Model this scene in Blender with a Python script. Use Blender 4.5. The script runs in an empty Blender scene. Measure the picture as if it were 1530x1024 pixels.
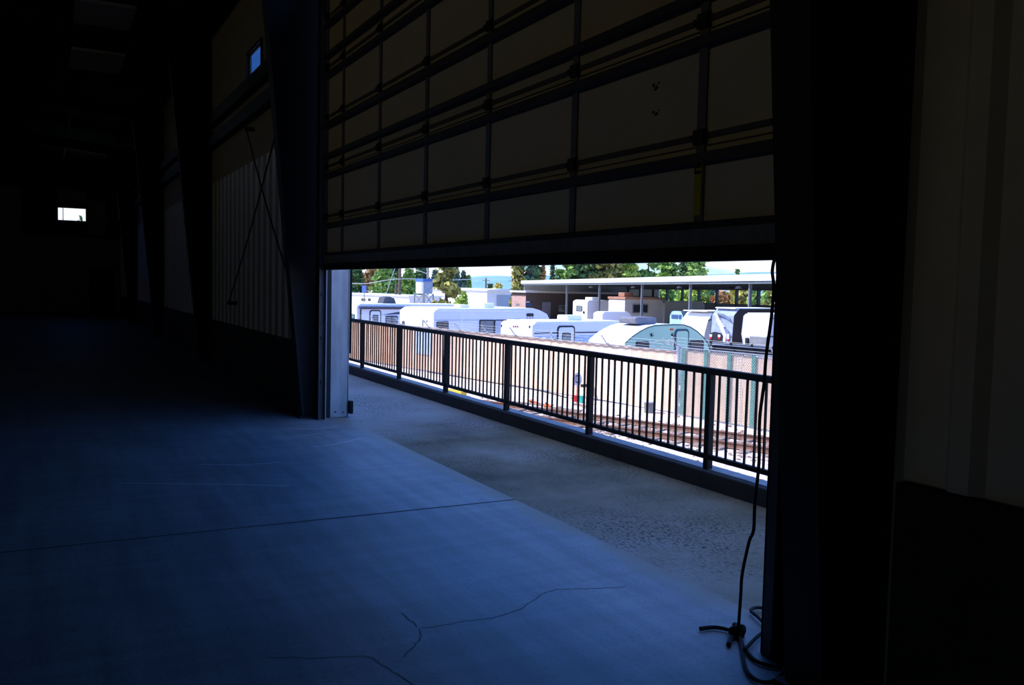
import bpy, bmesh, math, random
from mathutils import Vector, Matrix
S = bpy.context.scene
COL = S.collection
random.seed(7)

# ---------------------------------------------------------------- camera
F_PX, YAW, PITCH, ROLL, EYE = 1322.6, 0.4854, 0.0626, 0.0231, 1.64
_f = Vector((-math.cos(YAW) * math.cos(PITCH), math.sin(YAW) * math.cos(PITCH), -math.sin(PITCH)))
_r = _f.cross(Vector((0, 0, 1))).normalized()
_u = _r.cross(_f)
RGT = math.cos(ROLL) * _r + math.sin(ROLL) * _u
UPV = -math.sin(ROLL) * _r + math.cos(ROLL) * _u
CAMP = Vector((0, 0, EYE))
cd = bpy.data.cameras.new('camera')
cam = bpy.data.objects.new('camera', cd)
COL.objects.link(cam)
cam.matrix_world = Matrix(((RGT.x, UPV.x, -_f.x, 0), (RGT.y, UPV.y, -_f.y, 0), (RGT.z, UPV.z, -_f.z, EYE), (0, 0, 0, 1)))
cd.sensor_fit = 'HORIZONTAL'
cd.sensor_width = 36
cd.lens = F_PX / 1530 * 36
cd.clip_start = 0.05
cd.clip_end = 6000
S.camera = cam

# ---------------------------------------------------------------- sky, sun, exposure
S.view_settings.view_transform = 'Standard'
S.view_settings.look = 'None'
S.view_settings.gamma = 1
S.view_settings.use_curve_mapping = False
S.view_settings.exposure = 0.0
wd = bpy.data.worlds.new('sky')
S.world = wd
wd.use_nodes = True
wn, wl = wd.node_tree.nodes, wd.node_tree.links
wn.clear()
SKY_STRENGTH = 1.0
tc = wn.new('ShaderNodeTexCoord')
sx = wn.new('ShaderNodeSeparateXYZ')
wl.new(tc.outputs['Generated'], sx.inputs[0])
ramp = wn.new('ShaderNodeValToRGB')
wl.new(sx.outputs['Z'], ramp.inputs[0])
els = ramp.color_ramp.elements
els[0].position = 0.0
els[0].color = (.60, .93, 1.03, 1)
els[1].position = 1.0
els[1].color = (1.1, 1.25, 1.8, 1)  # unseen whiter zenith, added to redden the light on the apron
for p, c in ((.035, (.55, .92, 1.08, 1)), (.10, (.36, .74, 1.30, 1)), (.22, (.18, .62, 2.0, 1)), (.80, (.17, .62, 2.1, 1)), (.92, (1.05, 1.22, 1.8, 1))):
    e = els.new(p)
    e.color = c
mp = wn.new('ShaderNodeMapping')
mp.inputs['Scale'].default_value = (2.2, 2.2, 9)
mp.inputs['Location'].default_value = (0.35, 0.1, 0.15)
wl.new(tc.outputs['Generated'], mp.inputs[0])
nz = wn.new('ShaderNodeTexNoise')
nz.inputs['Scale'].default_value = 1.6
nz.inputs['Detail'].default_value = 5
wl.new(mp.outputs[0], nz.inputs['Vector'])
cr = wn.new('ShaderNodeValToRGB')
cr.color_ramp.elements[0].position = .43
cr.color_ramp.elements[1].position = .53
wl.new(nz.outputs['Fac'], cr.inputs[0])
cm = wn.new('ShaderNodeMixRGB')
low = wn.new('ShaderNodeMapRange')          # clouds bank low over the horizon
low.inputs['From Min'].default_value = .10
low.inputs['From Max'].default_value = .20
low.inputs['To Min'].default_value = 1
low.inputs['To Max'].default_value = 0
wl.new(sx.outputs['Z'], low.inputs['Value'])
cmul = wn.new('ShaderNodeMath')
cmul.operation = 'MULTIPLY'
wl.new(cr.outputs[0], cmul.inputs[0])
wl.new(low.outputs[0], cmul.inputs[1])
wl.new(cmul.outputs[0], cm.inputs[0])
wl.new(ramp.outputs[0], cm.inputs[1])
cm.inputs[2].default_value = (1.15, 1.2, 1.28, 1)
bg = wn.new('ShaderNodeBackground')
bg.inputs['Strength'].default_value = SKY_STRENGTH
wl.new(cm.outputs[0], bg.inputs[0])
wo = wn.new('ShaderNodeOutputWorld')
wl.new(bg.outputs[0], wo.inputs[0])

sl = bpy.data.lights.new('sun', 'SUN')
sl.energy = 6.5
sl.angle = 0.0095
sl.color = (1.0, .95, .88)
so = bpy.data.objects.new('sun', sl)
COL.objects.link(so)
SUN_TO = Vector((-.30, -.62, .72)).normalized()
so.rotation_euler = SUN_TO.to_track_quat('Z', 'Y').to_euler()
so.location = (0, -10, 40)

# ---------------------------------------------------------------- helpers
def ray(px, py):
    return _f + RGT * ((px - 765) / F_PX) - UPV * ((py - 512) / F_PX)
def at_y(px, py, Y):
    d = ray(px, py)
    return CAMP + d * (Y / d.y)
def at_x(px, py, X):
    d = ray(px, py)
    return CAMP + d * (X / d.x)
def at_z(px, py, Z):
    d = ray(px, py)
    return CAMP + d * ((Z - EYE) / d.z)
def at_d(px, py, dist):
    return CAMP + ray(px, py) * dist

MATS = {}
def mat(name, col, rough=.7, metal=0.0, var=.12, scale=6.0, col2=None, spec=.3, bump=0.0, stretch=None):
    if name in MATS:
        return MATS[name]
    m = bpy.data.materials.new(name)
    m.use_nodes = True
    n, l = m.node_tree.nodes, m.node_tree.links
    b = n['Principled BSDF']
    b.inputs['Roughness'].default_value = rough
    b.inputs['Metallic'].default_value = metal
    b.inputs['Specular IOR Level'].default_value = spec
    t = n.new('ShaderNodeTexCoord')
    x = n.new('ShaderNodeTexNoise')
    x.inputs['Scale'].default_value = scale
    x.inputs['Detail'].default_value = 4
    if stretch:
        k = n.new('ShaderNodeMapping')
        k.inputs['Scale'].default_value = stretch
        l.new(t.outputs['Object'], k.inputs[0])
        l.new(k.outputs[0], x.inputs['Vector'])
    else:
        l.new(t.outputs['Object'], x.inputs['Vector'])
    r = n.new('ShaderNodeValToRGB')
    r.color_ramp.elements[0].position = .35
    r.color_ramp.elements[1].position = .65
    c2 = col2 or tuple(c * (1 - 2 * var) for c in col)
    r.color_ramp.elements[0].color = (*c2, 1)
    r.color_ramp.elements[1].color = (*col, 1)
    l.new(x.outputs['Fac'], r.inputs[0])
    l.new(r.outputs[0], b.inputs['Base Color'])
    if bump:
        q = n.new('ShaderNodeBump')
        q.inputs['Strength'].default_value = bump
        q.inputs['Distance'].default_value = .02
        l.new(x.outputs['Fac'], q.inputs['Height'])
        l.new(q.outputs[0], b.inputs['Normal'])
    MATS[name] = m
    return m

def glass_mat(name, tint, mixf=.12):
    m = bpy.data.materials.new(name)
    m.use_nodes = True
    n, l = m.node_tree.nodes, m.node_tree.links
    n.clear()
    tr = n.new('ShaderNodeBsdfTransparent')
    tr.inputs[0].default_value = (*tint, 1)
    gl = n.new('ShaderNodeBsdfGlossy')
    gl.inputs['Roughness'].default_value = .03
    lw = n.new('ShaderNodeLayerWeight')
    lw.inputs['Blend'].default_value = .5
    pw = n.new('ShaderNodeMath')
    pw.operation = 'POWER'
    pw.inputs[1].default_value = 4
    l.new(lw.outputs['Facing'], pw.inputs[0])
    fr = n.new('ShaderNodeMath')
    fr.operation = 'MULTIPLY'
    fr.inputs[1].default_value = .55
    l.new(pw.outputs[0], fr.inputs[0])
    mx = n.new('ShaderNodeMixShader')
    l.new(fr.outputs[0], mx.inputs[0])
    l.new(tr.outputs[0], mx.inputs[1])
    l.new(gl.outputs[0], mx.inputs[2])
    o = n.new('ShaderNodeOutputMaterial')
    l.new(mx.outputs[0], o.inputs[0])
    return m

class MB:
    def __init__(s):
        s.v, s.f = [], []
    def poly(s, pts):
        i = len(s.v)
        s.v += [tuple(p) for p in pts]
        s.f.append(tuple(range(i, i + len(pts))))
        return s
    def box(s, a, b):
        x0, y0, z0 = a
        x1, y1, z1 = b
        i = len(s.v)
        s.v += [(x0, y0, z0), (x1, y0, z0), (x1, y1, z0), (x0, y1, z0), (x0, y0, z1), (x1, y0, z1), (x1, y1, z1), (x0, y1, z1)]
        s.f += [tuple(i + k for k in q) for q in ((3, 2, 1, 0), (4, 5, 6, 7), (0, 1, 5, 4), (1, 2, 6, 5), (2, 3, 7, 6), (3, 0, 4, 7))]
        return s
    def prism(s, prof, axis, a, b):
        """prof: 2D outline; extruded along axis from a to b (axis x: prof is y,z; y: x,z; z: x,y)"""
        def P(p, t):
            return {'x': (t, p[0], p[1]), 'y': (p[0], t, p[1]), 'z': (p[0], p[1], t)}[axis]
        n = len(prof)
        i = len(s.v)
        s.v += [P(p, a) for p in prof] + [P(p, b) for p in prof]
        s.f.append(tuple(i + k for k in range(n)))
        s.f.append(tuple(i + n + k for k in reversed(range(n))))
        for k in range(n):
            j = (k + 1) % n
            s.f.append((i + k, i + j, i + n + j, i + n + k))
        return s
    def tube(s, pts, r, n=8, r2=None):
        pts = [Vector(p) for p in pts]
        rings = []
        m = len(pts)
        prev = None
        for k, p in enumerate(pts):
            t = (pts[min(k + 1, m - 1)] - pts[max(k - 1, 0)]).normalized()
            a = prev if prev is not None else (Vector((0, 0, 1)) if abs(t.z) < .9 else Vector((1, 0, 0)))
            u = (a - t * a.dot(t)).normalized()
            prev = u
            w = t.cross(u)
            rr = r if r2 is None else r + (r2 - r) * k / max(1, m - 1)
            i = len(s.v)
            s.v += [tuple(p + (u * math.cos(2 * math.pi * q / n) + w * math.sin(2 * math.pi * q / n)) * rr) for q in range(n)]
            rings.append(i)
        for k in range(m - 1):
            a, b = rings[k], rings[k + 1]
            for q in range(n):
                j = (q + 1) % n
                s.f.append((a + q, a + j, b + j, b + q))
        s.f.append(tuple(rings[0] + q for q in reversed(range(n))))
        s.f.append(tuple(rings[-1] + q for q in range(n)))
        return s
    def beam(s, p, q, w, h):
        """rectangular bar from p to q, w wide and h tall"""
        p, q = Vector(p), Vector(q)
        t = (q - p).normalized()
        up = Vector((0, 0, 1)) if abs(t.z) < .95 else Vector((1, 0, 0))
        a = t.cross(up).normalized() * w / 2
        b = a.cross(t).normalized() * h / 2
        i = len(s.v)
        for c in (p, q):
            s.v += [tuple(c + a * x + b * y) for x, y in ((-1, -1), (1, -1), (1, 1), (-1, 1))]
        s.f += [tuple(i + k for k in z) for z in ((0, 1, 2, 3), (7, 6, 5, 4), (0, 4, 5, 1), (1, 5, 6, 2), (2, 6, 7, 3), (3, 7, 4, 0))]
        return s
    def disc(s, c, nrm, r, th, n=20, rr=None):
        nrm = Vector(nrm).normalized()
        c = Vector(c)
        return s.tube([c - nrm * th / 2, c + nrm * th / 2], r, n)
    def build(s, name, m, parent=None, loc=None, bevel=0.0, smooth=False):
        me = bpy.data.meshes.new(name)
        v = s.v
        if loc is not None:
            v = [(x - loc[0], y - loc[1], z - loc[2]) for x, y, z in v]
        me.from_pydata(v, [], s.f)
        bm = bmesh.new()
        bm.from_mesh(me)
        bmesh.ops.recalc_face_normals(bm, faces=bm.faces)
        bm.to_mesh(me)
        bm.free()
        if m:
            me.materials.append(m)
        if smooth:
            me.polygons.foreach_set('use_smooth', [True] * len(me.polygons))
        o = bpy.data.objects.new(name, me)
        COL.objects.link(o)
        if parent:
            o.parent = parent
        elif loc is not None:
            o.location = loc
        if bevel:
            b = o.modifiers.new('bevel', 'BEVEL')
            b.width = bevel
            b.segments = 2
            b.limit_method = 'ANGLE'
        return o

def letter(ch, size, m, parent, loc, rot, sx_=1.0, name='letter'):
    cu = bpy.data.curves.new('outline', 'FONT')
    cu.body = ch
    cu.size = size
    cu.align_x = 'CENTER'
    cu.align_y = 'CENTER'
    cu.extrude = .003
    tmp = bpy.data.objects.new('outline', cu)
    COL.objects.link(tmp)
    bpy.context.view_layer.update()
    me = bpy.data.meshes.new_from_object(tmp.evaluated_get(bpy.context.evaluated_depsgraph_get()))
    bpy.data.objects.remove(tmp)
    me.materials.clear()
    me.materials.append(m)
    o = bpy.data.objects.new(name, me)
    COL.objects.link(o)
    o.parent = parent
    o.location = loc
    o.rotation_euler = rot
    o.scale = (sx_, 1, 1)
    return o
def tag(o, label, cat, group=None, kind=None):
    o['label'] = label
    o['category'] = cat
    if group:
        o['group'] = group
    if kind:
        o['kind'] = kind
    return o
def thing(name, label, cat, loc=(0, 0, 0), rz=0.0, group=None, kind=None):
    o = bpy.data.objects.new(name, None)
    o.empty_display_size = .2
    COL.objects.link(o)
    o.location = loc
    o.rotation_euler = (0, 0, rz)
    return tag(o, label, cat, group, kind)
def smooth_path(pts, n=6):
    pts = [Vector(p) for p in pts]
    out = []
    for i in range(len(pts) - 1):
        p0, p1, p2, p3 = pts[max(i - 1, 0)], pts[i], pts[i + 1], pts[min(i + 2, len(pts) - 1)]
        for k in range(n):
            t = k / n
            out.append(.5 * (2 * p1 + (p2 - p0) * t + (2 * p0 - 5 * p1 + 4 * p2 - p3) * t * t + (3 * p1 - p0 - 3 * p2 + p3) * t ** 3))
    out.append(pts[-1])
    return out

# ---------------------------------------------------------------- materials
steel_dark = mat('dark_painted_steel', (.016, .017, .02), .6, .0, .1, 8, spec=.35)
steel_frame = mat('frame_steel_paint', (.022, .023, .026), .6, 0, .12, 5, spec=.25)
galv = mat('galvanised_steel', (.50, .52, .55), .5, .35, .14, 9, spec=.5, stretch=(1, 1, .25))
galv_dull = mat('dull_galvanised_steel', (.11, .115, .13), .5, .3, .12, 9)
liner = mat('pale_ribbed_liner', (.84, .83, .81), .32, 0, .06, 3, spec=.7)
liner_up = mat('pale_wall_insulation', (.40, .40, .39), .8, 0, .06, 3)
conc_wall = mat('concrete_stem_wall', (.05, .048, .046), .9, 0, .12, 4)
roof_in = mat('dark_roof_underside', (.05, .05, .052), .8, 0, .1, 3)
door_mat = mat('door_panel_cream', (.66, .60, .44), .6, 0, .03, 2.5, spec=.25)
door_stile = mat('door_stile_grey', (.17, .175, .20), .55, .1, .06, 6)
rubber = mat('black_rubber', (.012, .012, .014), .8)
yellow = mat('yellow_label', (.55, .45, .02), .6, 0, .05, 5)
ink = mat('black_ink', (.01, .01, .01), .7)
rope_m = mat('dark_rope', (.022, .019, .018), .9, 0, .2, 60)
black_rail = mat('black_railing_paint', (.009, .008, .008), .6, 0, .1, 10, spec=.2)
white_fg = mat('white_fibreglass', (.84, .84, .84), .35, 0, .015, 2, spec=.5)
white_roof = mat('white_roof_membrane', (.82, .82, .80), .6, 0, .03, 2)
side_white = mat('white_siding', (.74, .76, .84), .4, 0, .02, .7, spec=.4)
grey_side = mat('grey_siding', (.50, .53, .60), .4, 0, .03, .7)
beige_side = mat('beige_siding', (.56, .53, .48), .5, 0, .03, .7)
teal = mat('teal_gloss', (.45, .67, .49), .3, 0, .03, 1, spec=.5)
dark_teal = mat('dark_teal_trim', (.03, .10, .13), .4)
win_dark = mat('dark_tinted_glass', (.03, .035, .045), .08, 0, .05, 2, spec=.6)
win_grey = mat('grey_blind_glass', (.20, .23, .25), .1, 0, .15, 9, spec=.6)
trim_black = mat('black_trim', (.02, .022, .03), .5)
red_m = mat('red_plastic', (.55, .03, .03), .45)
teal_box = mat('bright_teal_plastic', (.02, .42, .36), .45)
orange_m = mat('orange_plastic', (.72, .16, .04), .5)
tyre = mat('tyre_rubber', (.02, .02, .02), .85)
bark = mat('tree_bark', (.10, .065, .045), .9, 0, .2, 6)
wood_pole = mat('weathered_pole_wood', (.16, .11, .08), .9, 0, .2, 4)
brick_m = None
metal_grey = mat('grey_metal', (.28, .29, .30), .5, .3)
roof_white = mat('white_metal_roof', (.78, .80, .80), .4, 0, .03, 1)
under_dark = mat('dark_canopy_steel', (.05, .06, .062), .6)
panel_green = mat('grey_green_panel', (.48, .53, .50), .6, 0, .06, .4)
wire_m = mat('galvanised_wire', (.55, .56, .58), .45, .4)
slat_m = mat('teal_fence_slat', (.05, .30, .27), .6, 0, .15, 12)
rail_m = mat('rusty_rail', (.30, .17, .13), .7, .2, .2, 8)
tie_m = mat('weathered_tie_wood', (.34, .25, .21), .95, 0, .2, 6)

def noise_node(n, l, vec, scale, detail=5, rough=.55):
    x = n.new('ShaderNodeTexNoise')
    x.inputs['Scale'].default_value = scale
    x.inputs['Detail'].default_value = detail
    x.inputs['Roughness'].default_value = rough
    l.new(vec, x.inputs['Vector'])
    return x.outputs['Fac']
def ramp_node(n, l, fac, stops):
    r = n.new('ShaderNodeValToRGB')
    e = r.color_ramp.elements
    e[0].position, e[0].color = stops[0][0], (*stops[0][1], 1)
    e[1].position, e[1].color = stops[-1][0], (*stops[-1][1], 1)
    for p, c in stops[1:-1]:
        k = e.new(p)
        k.color = (*c, 1)
    l.new(fac, r.inputs[0])
    return r.outputs[0]
def mix_node(n, l, fac, a, b, mode='MIX'):
    m = n.new('ShaderNodeMixRGB')
    m.blend_type = mode
    if isinstance(fac, (int, float)):
        m.inputs[0].default_value = fac
    else:
        l.new(fac, m.inputs[0])
    for s_, q in ((1, a), (2, b)):
        if isinstance(q, tuple):
            m.inputs[s_].default_value = (*q, 1)
        else:
            l.new(q, m.inputs[s_])
    return m.outputs[0]
def new_mat(name):
    m = bpy.data.materials.new(name)
    m.use_nodes = True
    return m, m.node_tree.nodes, m.node_tree.links, m.node_tree.nodes['Principled BSDF']
def mapped(n, l, scale=(1, 1, 1), rot=(0, 0, 0)):
    t = n.new('ShaderNodeTexCoord')
    k = n.new('ShaderNodeMapping')
    k.inputs['Scale'].default_value = scale
    k.inputs['Rotation'].default_value = rot
    l.new(t.outputs['Object'], k.inputs[0])
    return k.outputs[0]

# smooth interior slab: worn concrete with trowel and tyre sweeps
floor_m, n, l, b = new_mat('worn_concrete')
v = mapped(n, l)
a1 = ramp_node(n, l, noise_node(n, l, v, .7, 6), [(.3, (.135, .15, .17)), (.7, (.225, .245, .27))])
a2 = ramp_node(n, l, noise_node(n, l, mapped(n, l, (.5, 6, 1), (0, 0, .35)), 1.2, 6), [(.35, (.78, .78, .78)), (.7, (1.12, 1.12, 1.12))])
a3 = ramp_node(n, l, noise_node(n, l, mapped(n, l, (7, .35, 1), (0, 0, -.2)), 1.0, 4), [(.40, (.9, .9, .9)), (.62, (1.06, 1.06, 1.06))])
sp = ramp_node(n, l, noise_node(n, l, v, 45, 3), [(.33, (.72, .72, .72)), (.45, (1, 1, 1))])
c = mix_node(n, l, 1, mix_node(n, l, 1, mix_node(n, l, 1, a1, a2, 'MULTIPLY'), a3, 'MULTIPLY'), sp, 'MULTIPLY')
tcf = n.new('ShaderNodeTexCoord')
sxy = n.new('ShaderNodeSeparateXYZ')
l.new(tcf.outputs['Object'], sxy.inputs[0])
nf = noise_node(n, l, v, 1.6, 6, .65)
ad = n.new('ShaderNodeMath')
ad.operation = 'MULTIPLY_ADD'
ad.inputs[1].default_value = .55
l.new(nf, ad.inputs[0])
l.new(sxy.outputs['Y'], ad.inputs[2])
er = n.new('ShaderNodeMapRange')
er.inputs['From Min'].default_value = 3.26
er.inputs['From Max'].default_value = 3.46
l.new(ad.outputs[0], er.inputs['Value'])
c = mix_node(n, l, er.outputs[0], c, (.17, .15, .11))
l.new(c, b.inputs['Base Color'])
b.inputs['Roughness'].default_value = .55
b.inputs['Specular IOR Level'].default_value = .35
# dock apron: dirty, gritty concrete with a ragged edge of dust
apron_m, n, l, b = new_mat('gritty_apron_concrete')
v = mapped(n, l)
a1 = ramp_node(n, l, noise_node(n, l, v, .55, 6, .6), [(.36, (.085, .075, .05)), (.5, (.155, .14, .10)), (.66, (.235, .225, .20))])
g1 = ramp_node(n, l, noise_node(n, l, mapped(n, l, (1, 2.2, 1)), 26, 4, .7), [(.40, (.10, .09, .08)), (.50, (1, 1, 1))])
gm = ramp_node(n, l, noise_node(n, l, v, .9, 4), [(.42, (0, 0, 0)), (.62, (1, 1, 1))])
tcf = n.new('ShaderNodeTexCoord')
sxy = n.new('ShaderNodeSeparateXYZ')
l.new(tcf.outputs['Object'], sxy.inputs[0])
ad = n.new('ShaderNodeMath')
ad.operation = 'MULTIPLY_ADD'
ad.inputs[1].default_value = 4.0
l.new(noise_node(n, l, v, .8, 5), ad.inputs[0])
l.new(sxy.outputs['X'], ad.inputs[2])
er = n.new('ShaderNodeMapRange')
er.inputs['From Min'].default_value = -6.6
er.inputs['From Max'].default_value = -8.6
l.new(ad.outputs[0], er.inputs['Value'])
a1 = mix_node(n, l, er.outputs[0], a1, (.25, .26, .27))
c = mix_node(n, l, 1, a1, mix_node(n, l, gm, (1, 1, 1), g1), 'MULTIPLY')
l.new(c, b.inputs['Base Color'])
b.inputs['Roughness'].default_value = .85
b.inputs['Specular IOR Level'].default_value = .2
# yard ground: pinkish ballast and dust
ground_m, n, l, b = new_mat('ballast_ground')
v = mapped(n, l)
a1 = ramp_node(n, l, noise_node(n, l, v, .5, 5), [(.35, (.62, .52, .47)), (.65, (.76, .70, .66))])
a2 = ramp_node(n, l, noise_node(n, l, v, 9, 5, .7), [(.38, (.35, .28, .25)), (.52, (1, 1, 1))])
c = mix_node(n, l, .8, a1, a2, 'MULTIPLY')
l.new(c, b.inputs['Base Color'])
b.inputs['Roughness'].default_value = .95
# brick
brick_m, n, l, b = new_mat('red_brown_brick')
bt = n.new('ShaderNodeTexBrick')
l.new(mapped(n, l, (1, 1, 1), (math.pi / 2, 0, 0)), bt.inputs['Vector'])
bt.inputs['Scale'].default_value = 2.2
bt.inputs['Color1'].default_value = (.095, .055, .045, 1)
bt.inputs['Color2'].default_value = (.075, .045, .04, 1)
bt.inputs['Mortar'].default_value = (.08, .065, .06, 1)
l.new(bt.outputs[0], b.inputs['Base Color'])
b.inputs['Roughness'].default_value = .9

# ---------------------------------------------------------------- big structure: building shell
YW = 2.97          # inner face of the door wall
YO = 3.02          # outer face
XL, XR = -43.1, 6.0
YB = -18.0
DX0, DX1 = -10.5, -2.98   # clear opening
OPEN_TOP = 5.6
EAVE = 6.5
def roof_z(y):
    return EAVE + (YW - y) * .10

o = MB().box((XL - .3, YB - .3, -.25), (XR + .3, 3.2, 0)).build('floor', floor_m)
tag(o, 'smooth worn concrete slab inside the dark warehouse', 'floor', kind='structure')
floor_o = o

# joints and cracks are shallow dark grooves on the slab
def groove(name, pts, w, parent, m):
    mb = MB()
    P = [Vector(p) for p in pts]
    for i in range(len(P) - 1):
        t = (P[i + 1] - P[i]).normalized()
        s_ = Vector((-t.y, t.x, 0)) * w / 2
        mb.poly([P[i] - s_, P[i + 1] - s_, P[i + 1] + s_, P[i] + s_])
    return mb.build(name, m, parent)
joint_m = mat('dark_joint', (.03, .03, .032), .95)
jx = -5.95
groove('control_joint', [(jx + random.uniform(-.004, .004), 3.2 - k * .25, .0015) for k in range(70)], .016, floor_o, joint_m)
for path in ([(935, 877), (890, 880), (830, 881), (810, 888), (775, 911), (765, 916), (735, 924), (690, 929), (655, 936), (625, 939)],
             [(625, 936), (610, 925), (598, 915)], [(625, 939), (629, 952), (622, 962), (608, 976), (600, 985)],
             [(400, 982), (470, 984), (545, 980), (560, 986), (580, 1000), (600, 1012), (625, 1026)]):
    pts = [at_z(x, y, .0012) for x, y in path]
    fine = []
    for i in range(len(pts) - 1):
        for k in range(6):
            p = pts[i].lerp(pts[i + 1], k / 6)
            fine.append((p.x + random.uniform(-.008, .008), p.y + random.uniform(-.008, .008), .0012))
    groove('crack', fine, .0045, floor_o, mat('crack_dirt', (.07, .07, .075), .95))

scuff_m = mat('pale_scuff', (.50, .52, .55), .7, 0, .1, 20)
for path in ([(180, 722), (260, 723), (340, 724), (432, 726)], [(470, 668), (500, 664), (540, 655)], [(405, 655), (440, 653), (480, 648)], [(300, 694), (360, 695), (420, 691)], [(430, 640), (470, 642), (505, 637)]):
    groove('scuff_mark', [at_z(x, y, .0011) for x, y in path], .018, floor_o, scuff_m)

# apron outside
o = MB().box((XL - 30, 3.2, -.25), (XR + 8, 5.06, -.004)).build('dock_apron', apron_m)
tag(o, 'gritty concrete dock apron between the doorway and the railing', 'apron', kind='structure')
o = MB().box((XL - 30, 4.86, -2.2), (XR + 8, 5.07, .14)).build('dock_curb', mat('shaded_curb_concrete', (.032, .032, .036), .9, 0, .12, 5), bevel=.012)  # concrete darkened to hold the shade of the inner face
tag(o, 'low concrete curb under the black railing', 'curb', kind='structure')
MB().box((XL - 30, 4.93, .137), (XR + 8, 5.075, .145)).build('skylit_edge', mat('curb_edge_skylight', (.24, .25, .27), .6, .1, .15, 6), o)  # pale strip paints sky light along the curb top
o = MB().box((XL - 30, 3.0, -2.2), (XR + 8, 5.06, -.26)).build('dock_face', conc_wall)
tag(o, 'concrete body of the raised dock below the apron', 'dock', kind='structure')

GZ = -2.2
o = MB().poly([(-900, 5, GZ), (300, 5, GZ), (300, 900, GZ), (-900, 900, GZ)]).build('yard_ground', ground_m)
tag(o, 'pinkish sunlit ballast and dirt ground of the rail yard', 'ground', kind='structure')

# wall with door: sheathing pieces around the opening and the small high window
WX0, WX1, WZ0, WZ1 = -15.1, -14.05, 4.95, 5.32
wm = MB()
for a, b_ in (((XL, YW, 0), (WX0, YO, EAVE)), ((WX1, YW, 0), (DX0 - .03, YO, EAVE)), ((WX0, YW, 0), (WX1, YO, WZ0)),
              ((WX0, YW, WZ1), (WX1, YO, EAVE)), ((DX1 + .03, YW, 0), (XR, YO, EAVE)), ((DX0, YW, OPEN_TOP), (DX1, YO, EAVE))):
    wm.box(a, b_)
wall_front = wm.build('wall_front', liner_up)
tag(wall_front, 'long metal wall pierced by the big overhead doorway', 'wall', kind='structure')
base = MB()
base.box((XL, YW - .06, 0), (DX0 - .16, YW, .86))
base.box((-2.3, YW - .06, 0), (XR, YW, .92))
base.build('concrete_base', conc_wall, wall_front)
def ribbed(x0, x1, z0, z1, y, pitch=.40, depth=.018, rib=.10):
    mb = MB()
    x = x0
    prof = []
    while x < x1 - pitch * .5:
        prof += [(x, y), (x + pitch - rib * 1.6, y), (x + pitch - rib * 1.2, y - depth), (x + pitch - rib * .4, y - depth)]
        x += pitch
    prof.append((x1, y))
    for i in range(len(prof) - 1):
        (xa, ya), (xb, yb) = prof[i], prof[i + 1]
        mb.poly([(xa, ya, z0), (xb, yb, z0), (xb, yb, z1), (xa, ya, z1)])
    return mb
FR = [-2.55 - 8.1 * k for k in range(5)]
for k in range(1, 5):
    sd = ribbed(FR[k] - 8.0 if k < 4 else XL, FR[k] - .12, .86, 3.55, YW - .012).build('ribbed_siding', mat('shade_grey_flat', (.34, .34, .34), .5, 0, .06, 3), wall_front)
    sd.data.materials.append(mat('lit_liner_rib', (.86, .87, .90), .35, 0, .04, 3, spec=.6))
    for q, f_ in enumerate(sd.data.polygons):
        f_.material_index = 0 if q % 4 == 0 else 1  # light caught by the ribs is painted: pale ribs, darker flats
ribbed(-2.30, XR, .93, 6.3, YW - .02, .34, .04, .10).build('ribbed_siding', mat('right_ribbed_liner', (.70, .69, .66), .5, 0, .05, 3, spec=.4), wall_front)
for x0, x1 in [(FR[k] - 8.0 if k < 4 else XL, FR[k] - .1) for k in range(1, 5)]:
    for z in (4.30, 4.72):
        MB().box((x0, YW - .15, z - .10), (x1, YW - .01, z + .10)).build('girt', steel_dark, wall_front)

# end wall
EWY0, EWY1, EWZ0, EWZ1 = .50, 1.58, 4.08, 4.62
DYA, DYB = 1.82, 2.62
wm = MB()
for y0, y1, z0, z1 in ((YB, EWY0, 0, 7), (EWY1, YO, 0, 7), (EWY0, EWY1, 0, EWZ0), (EWY0, EWY1, EWZ1, 7)):
    wm.box((XL - .3, y0, z0), (XL, y1, z1))
wall_left = wm.build('wall_left', roof_in)
tag(wall_left, 'far end wall of the warehouse with one small bright window', 'wall', kind='structure')
def endpanel(y0, y1, z0, z1, m, name, dx=.02):
    MB().box((XL, y0, z0), (XL + dx, y1, z1)).build(name, m, wall_left)
pale_end = mat('end_wall_liner', (.30, .30, .31), .7, 0, .05, 1)
endpanel(YB, -.9, .1, 5.4, pale_end, 'liner_panel')
endpanel(-.9, DYA - .1, .1, 3.35, pale_end, 'liner_panel')
endpanel(DYB + .1, YW, .1, 3.35, pale_end, 'liner_panel')
endpanel(DYA - .1, DYB + .1, 2.0, 3.35, pale_end, 'liner_panel')
endpanel(EWY1 + .05, 2.35, 3.5, 5.0, mat('end_upper_liner', (.36, .34, .34), .7, 0, .05, 1), 'liner_panel')
endpanel(EWY0, EWY1, 4.95, 5.35, MATS['end_upper_liner'], 'liner_panel')
glass_w = glass_mat('window_glass', (.95, .97, .98))
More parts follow.
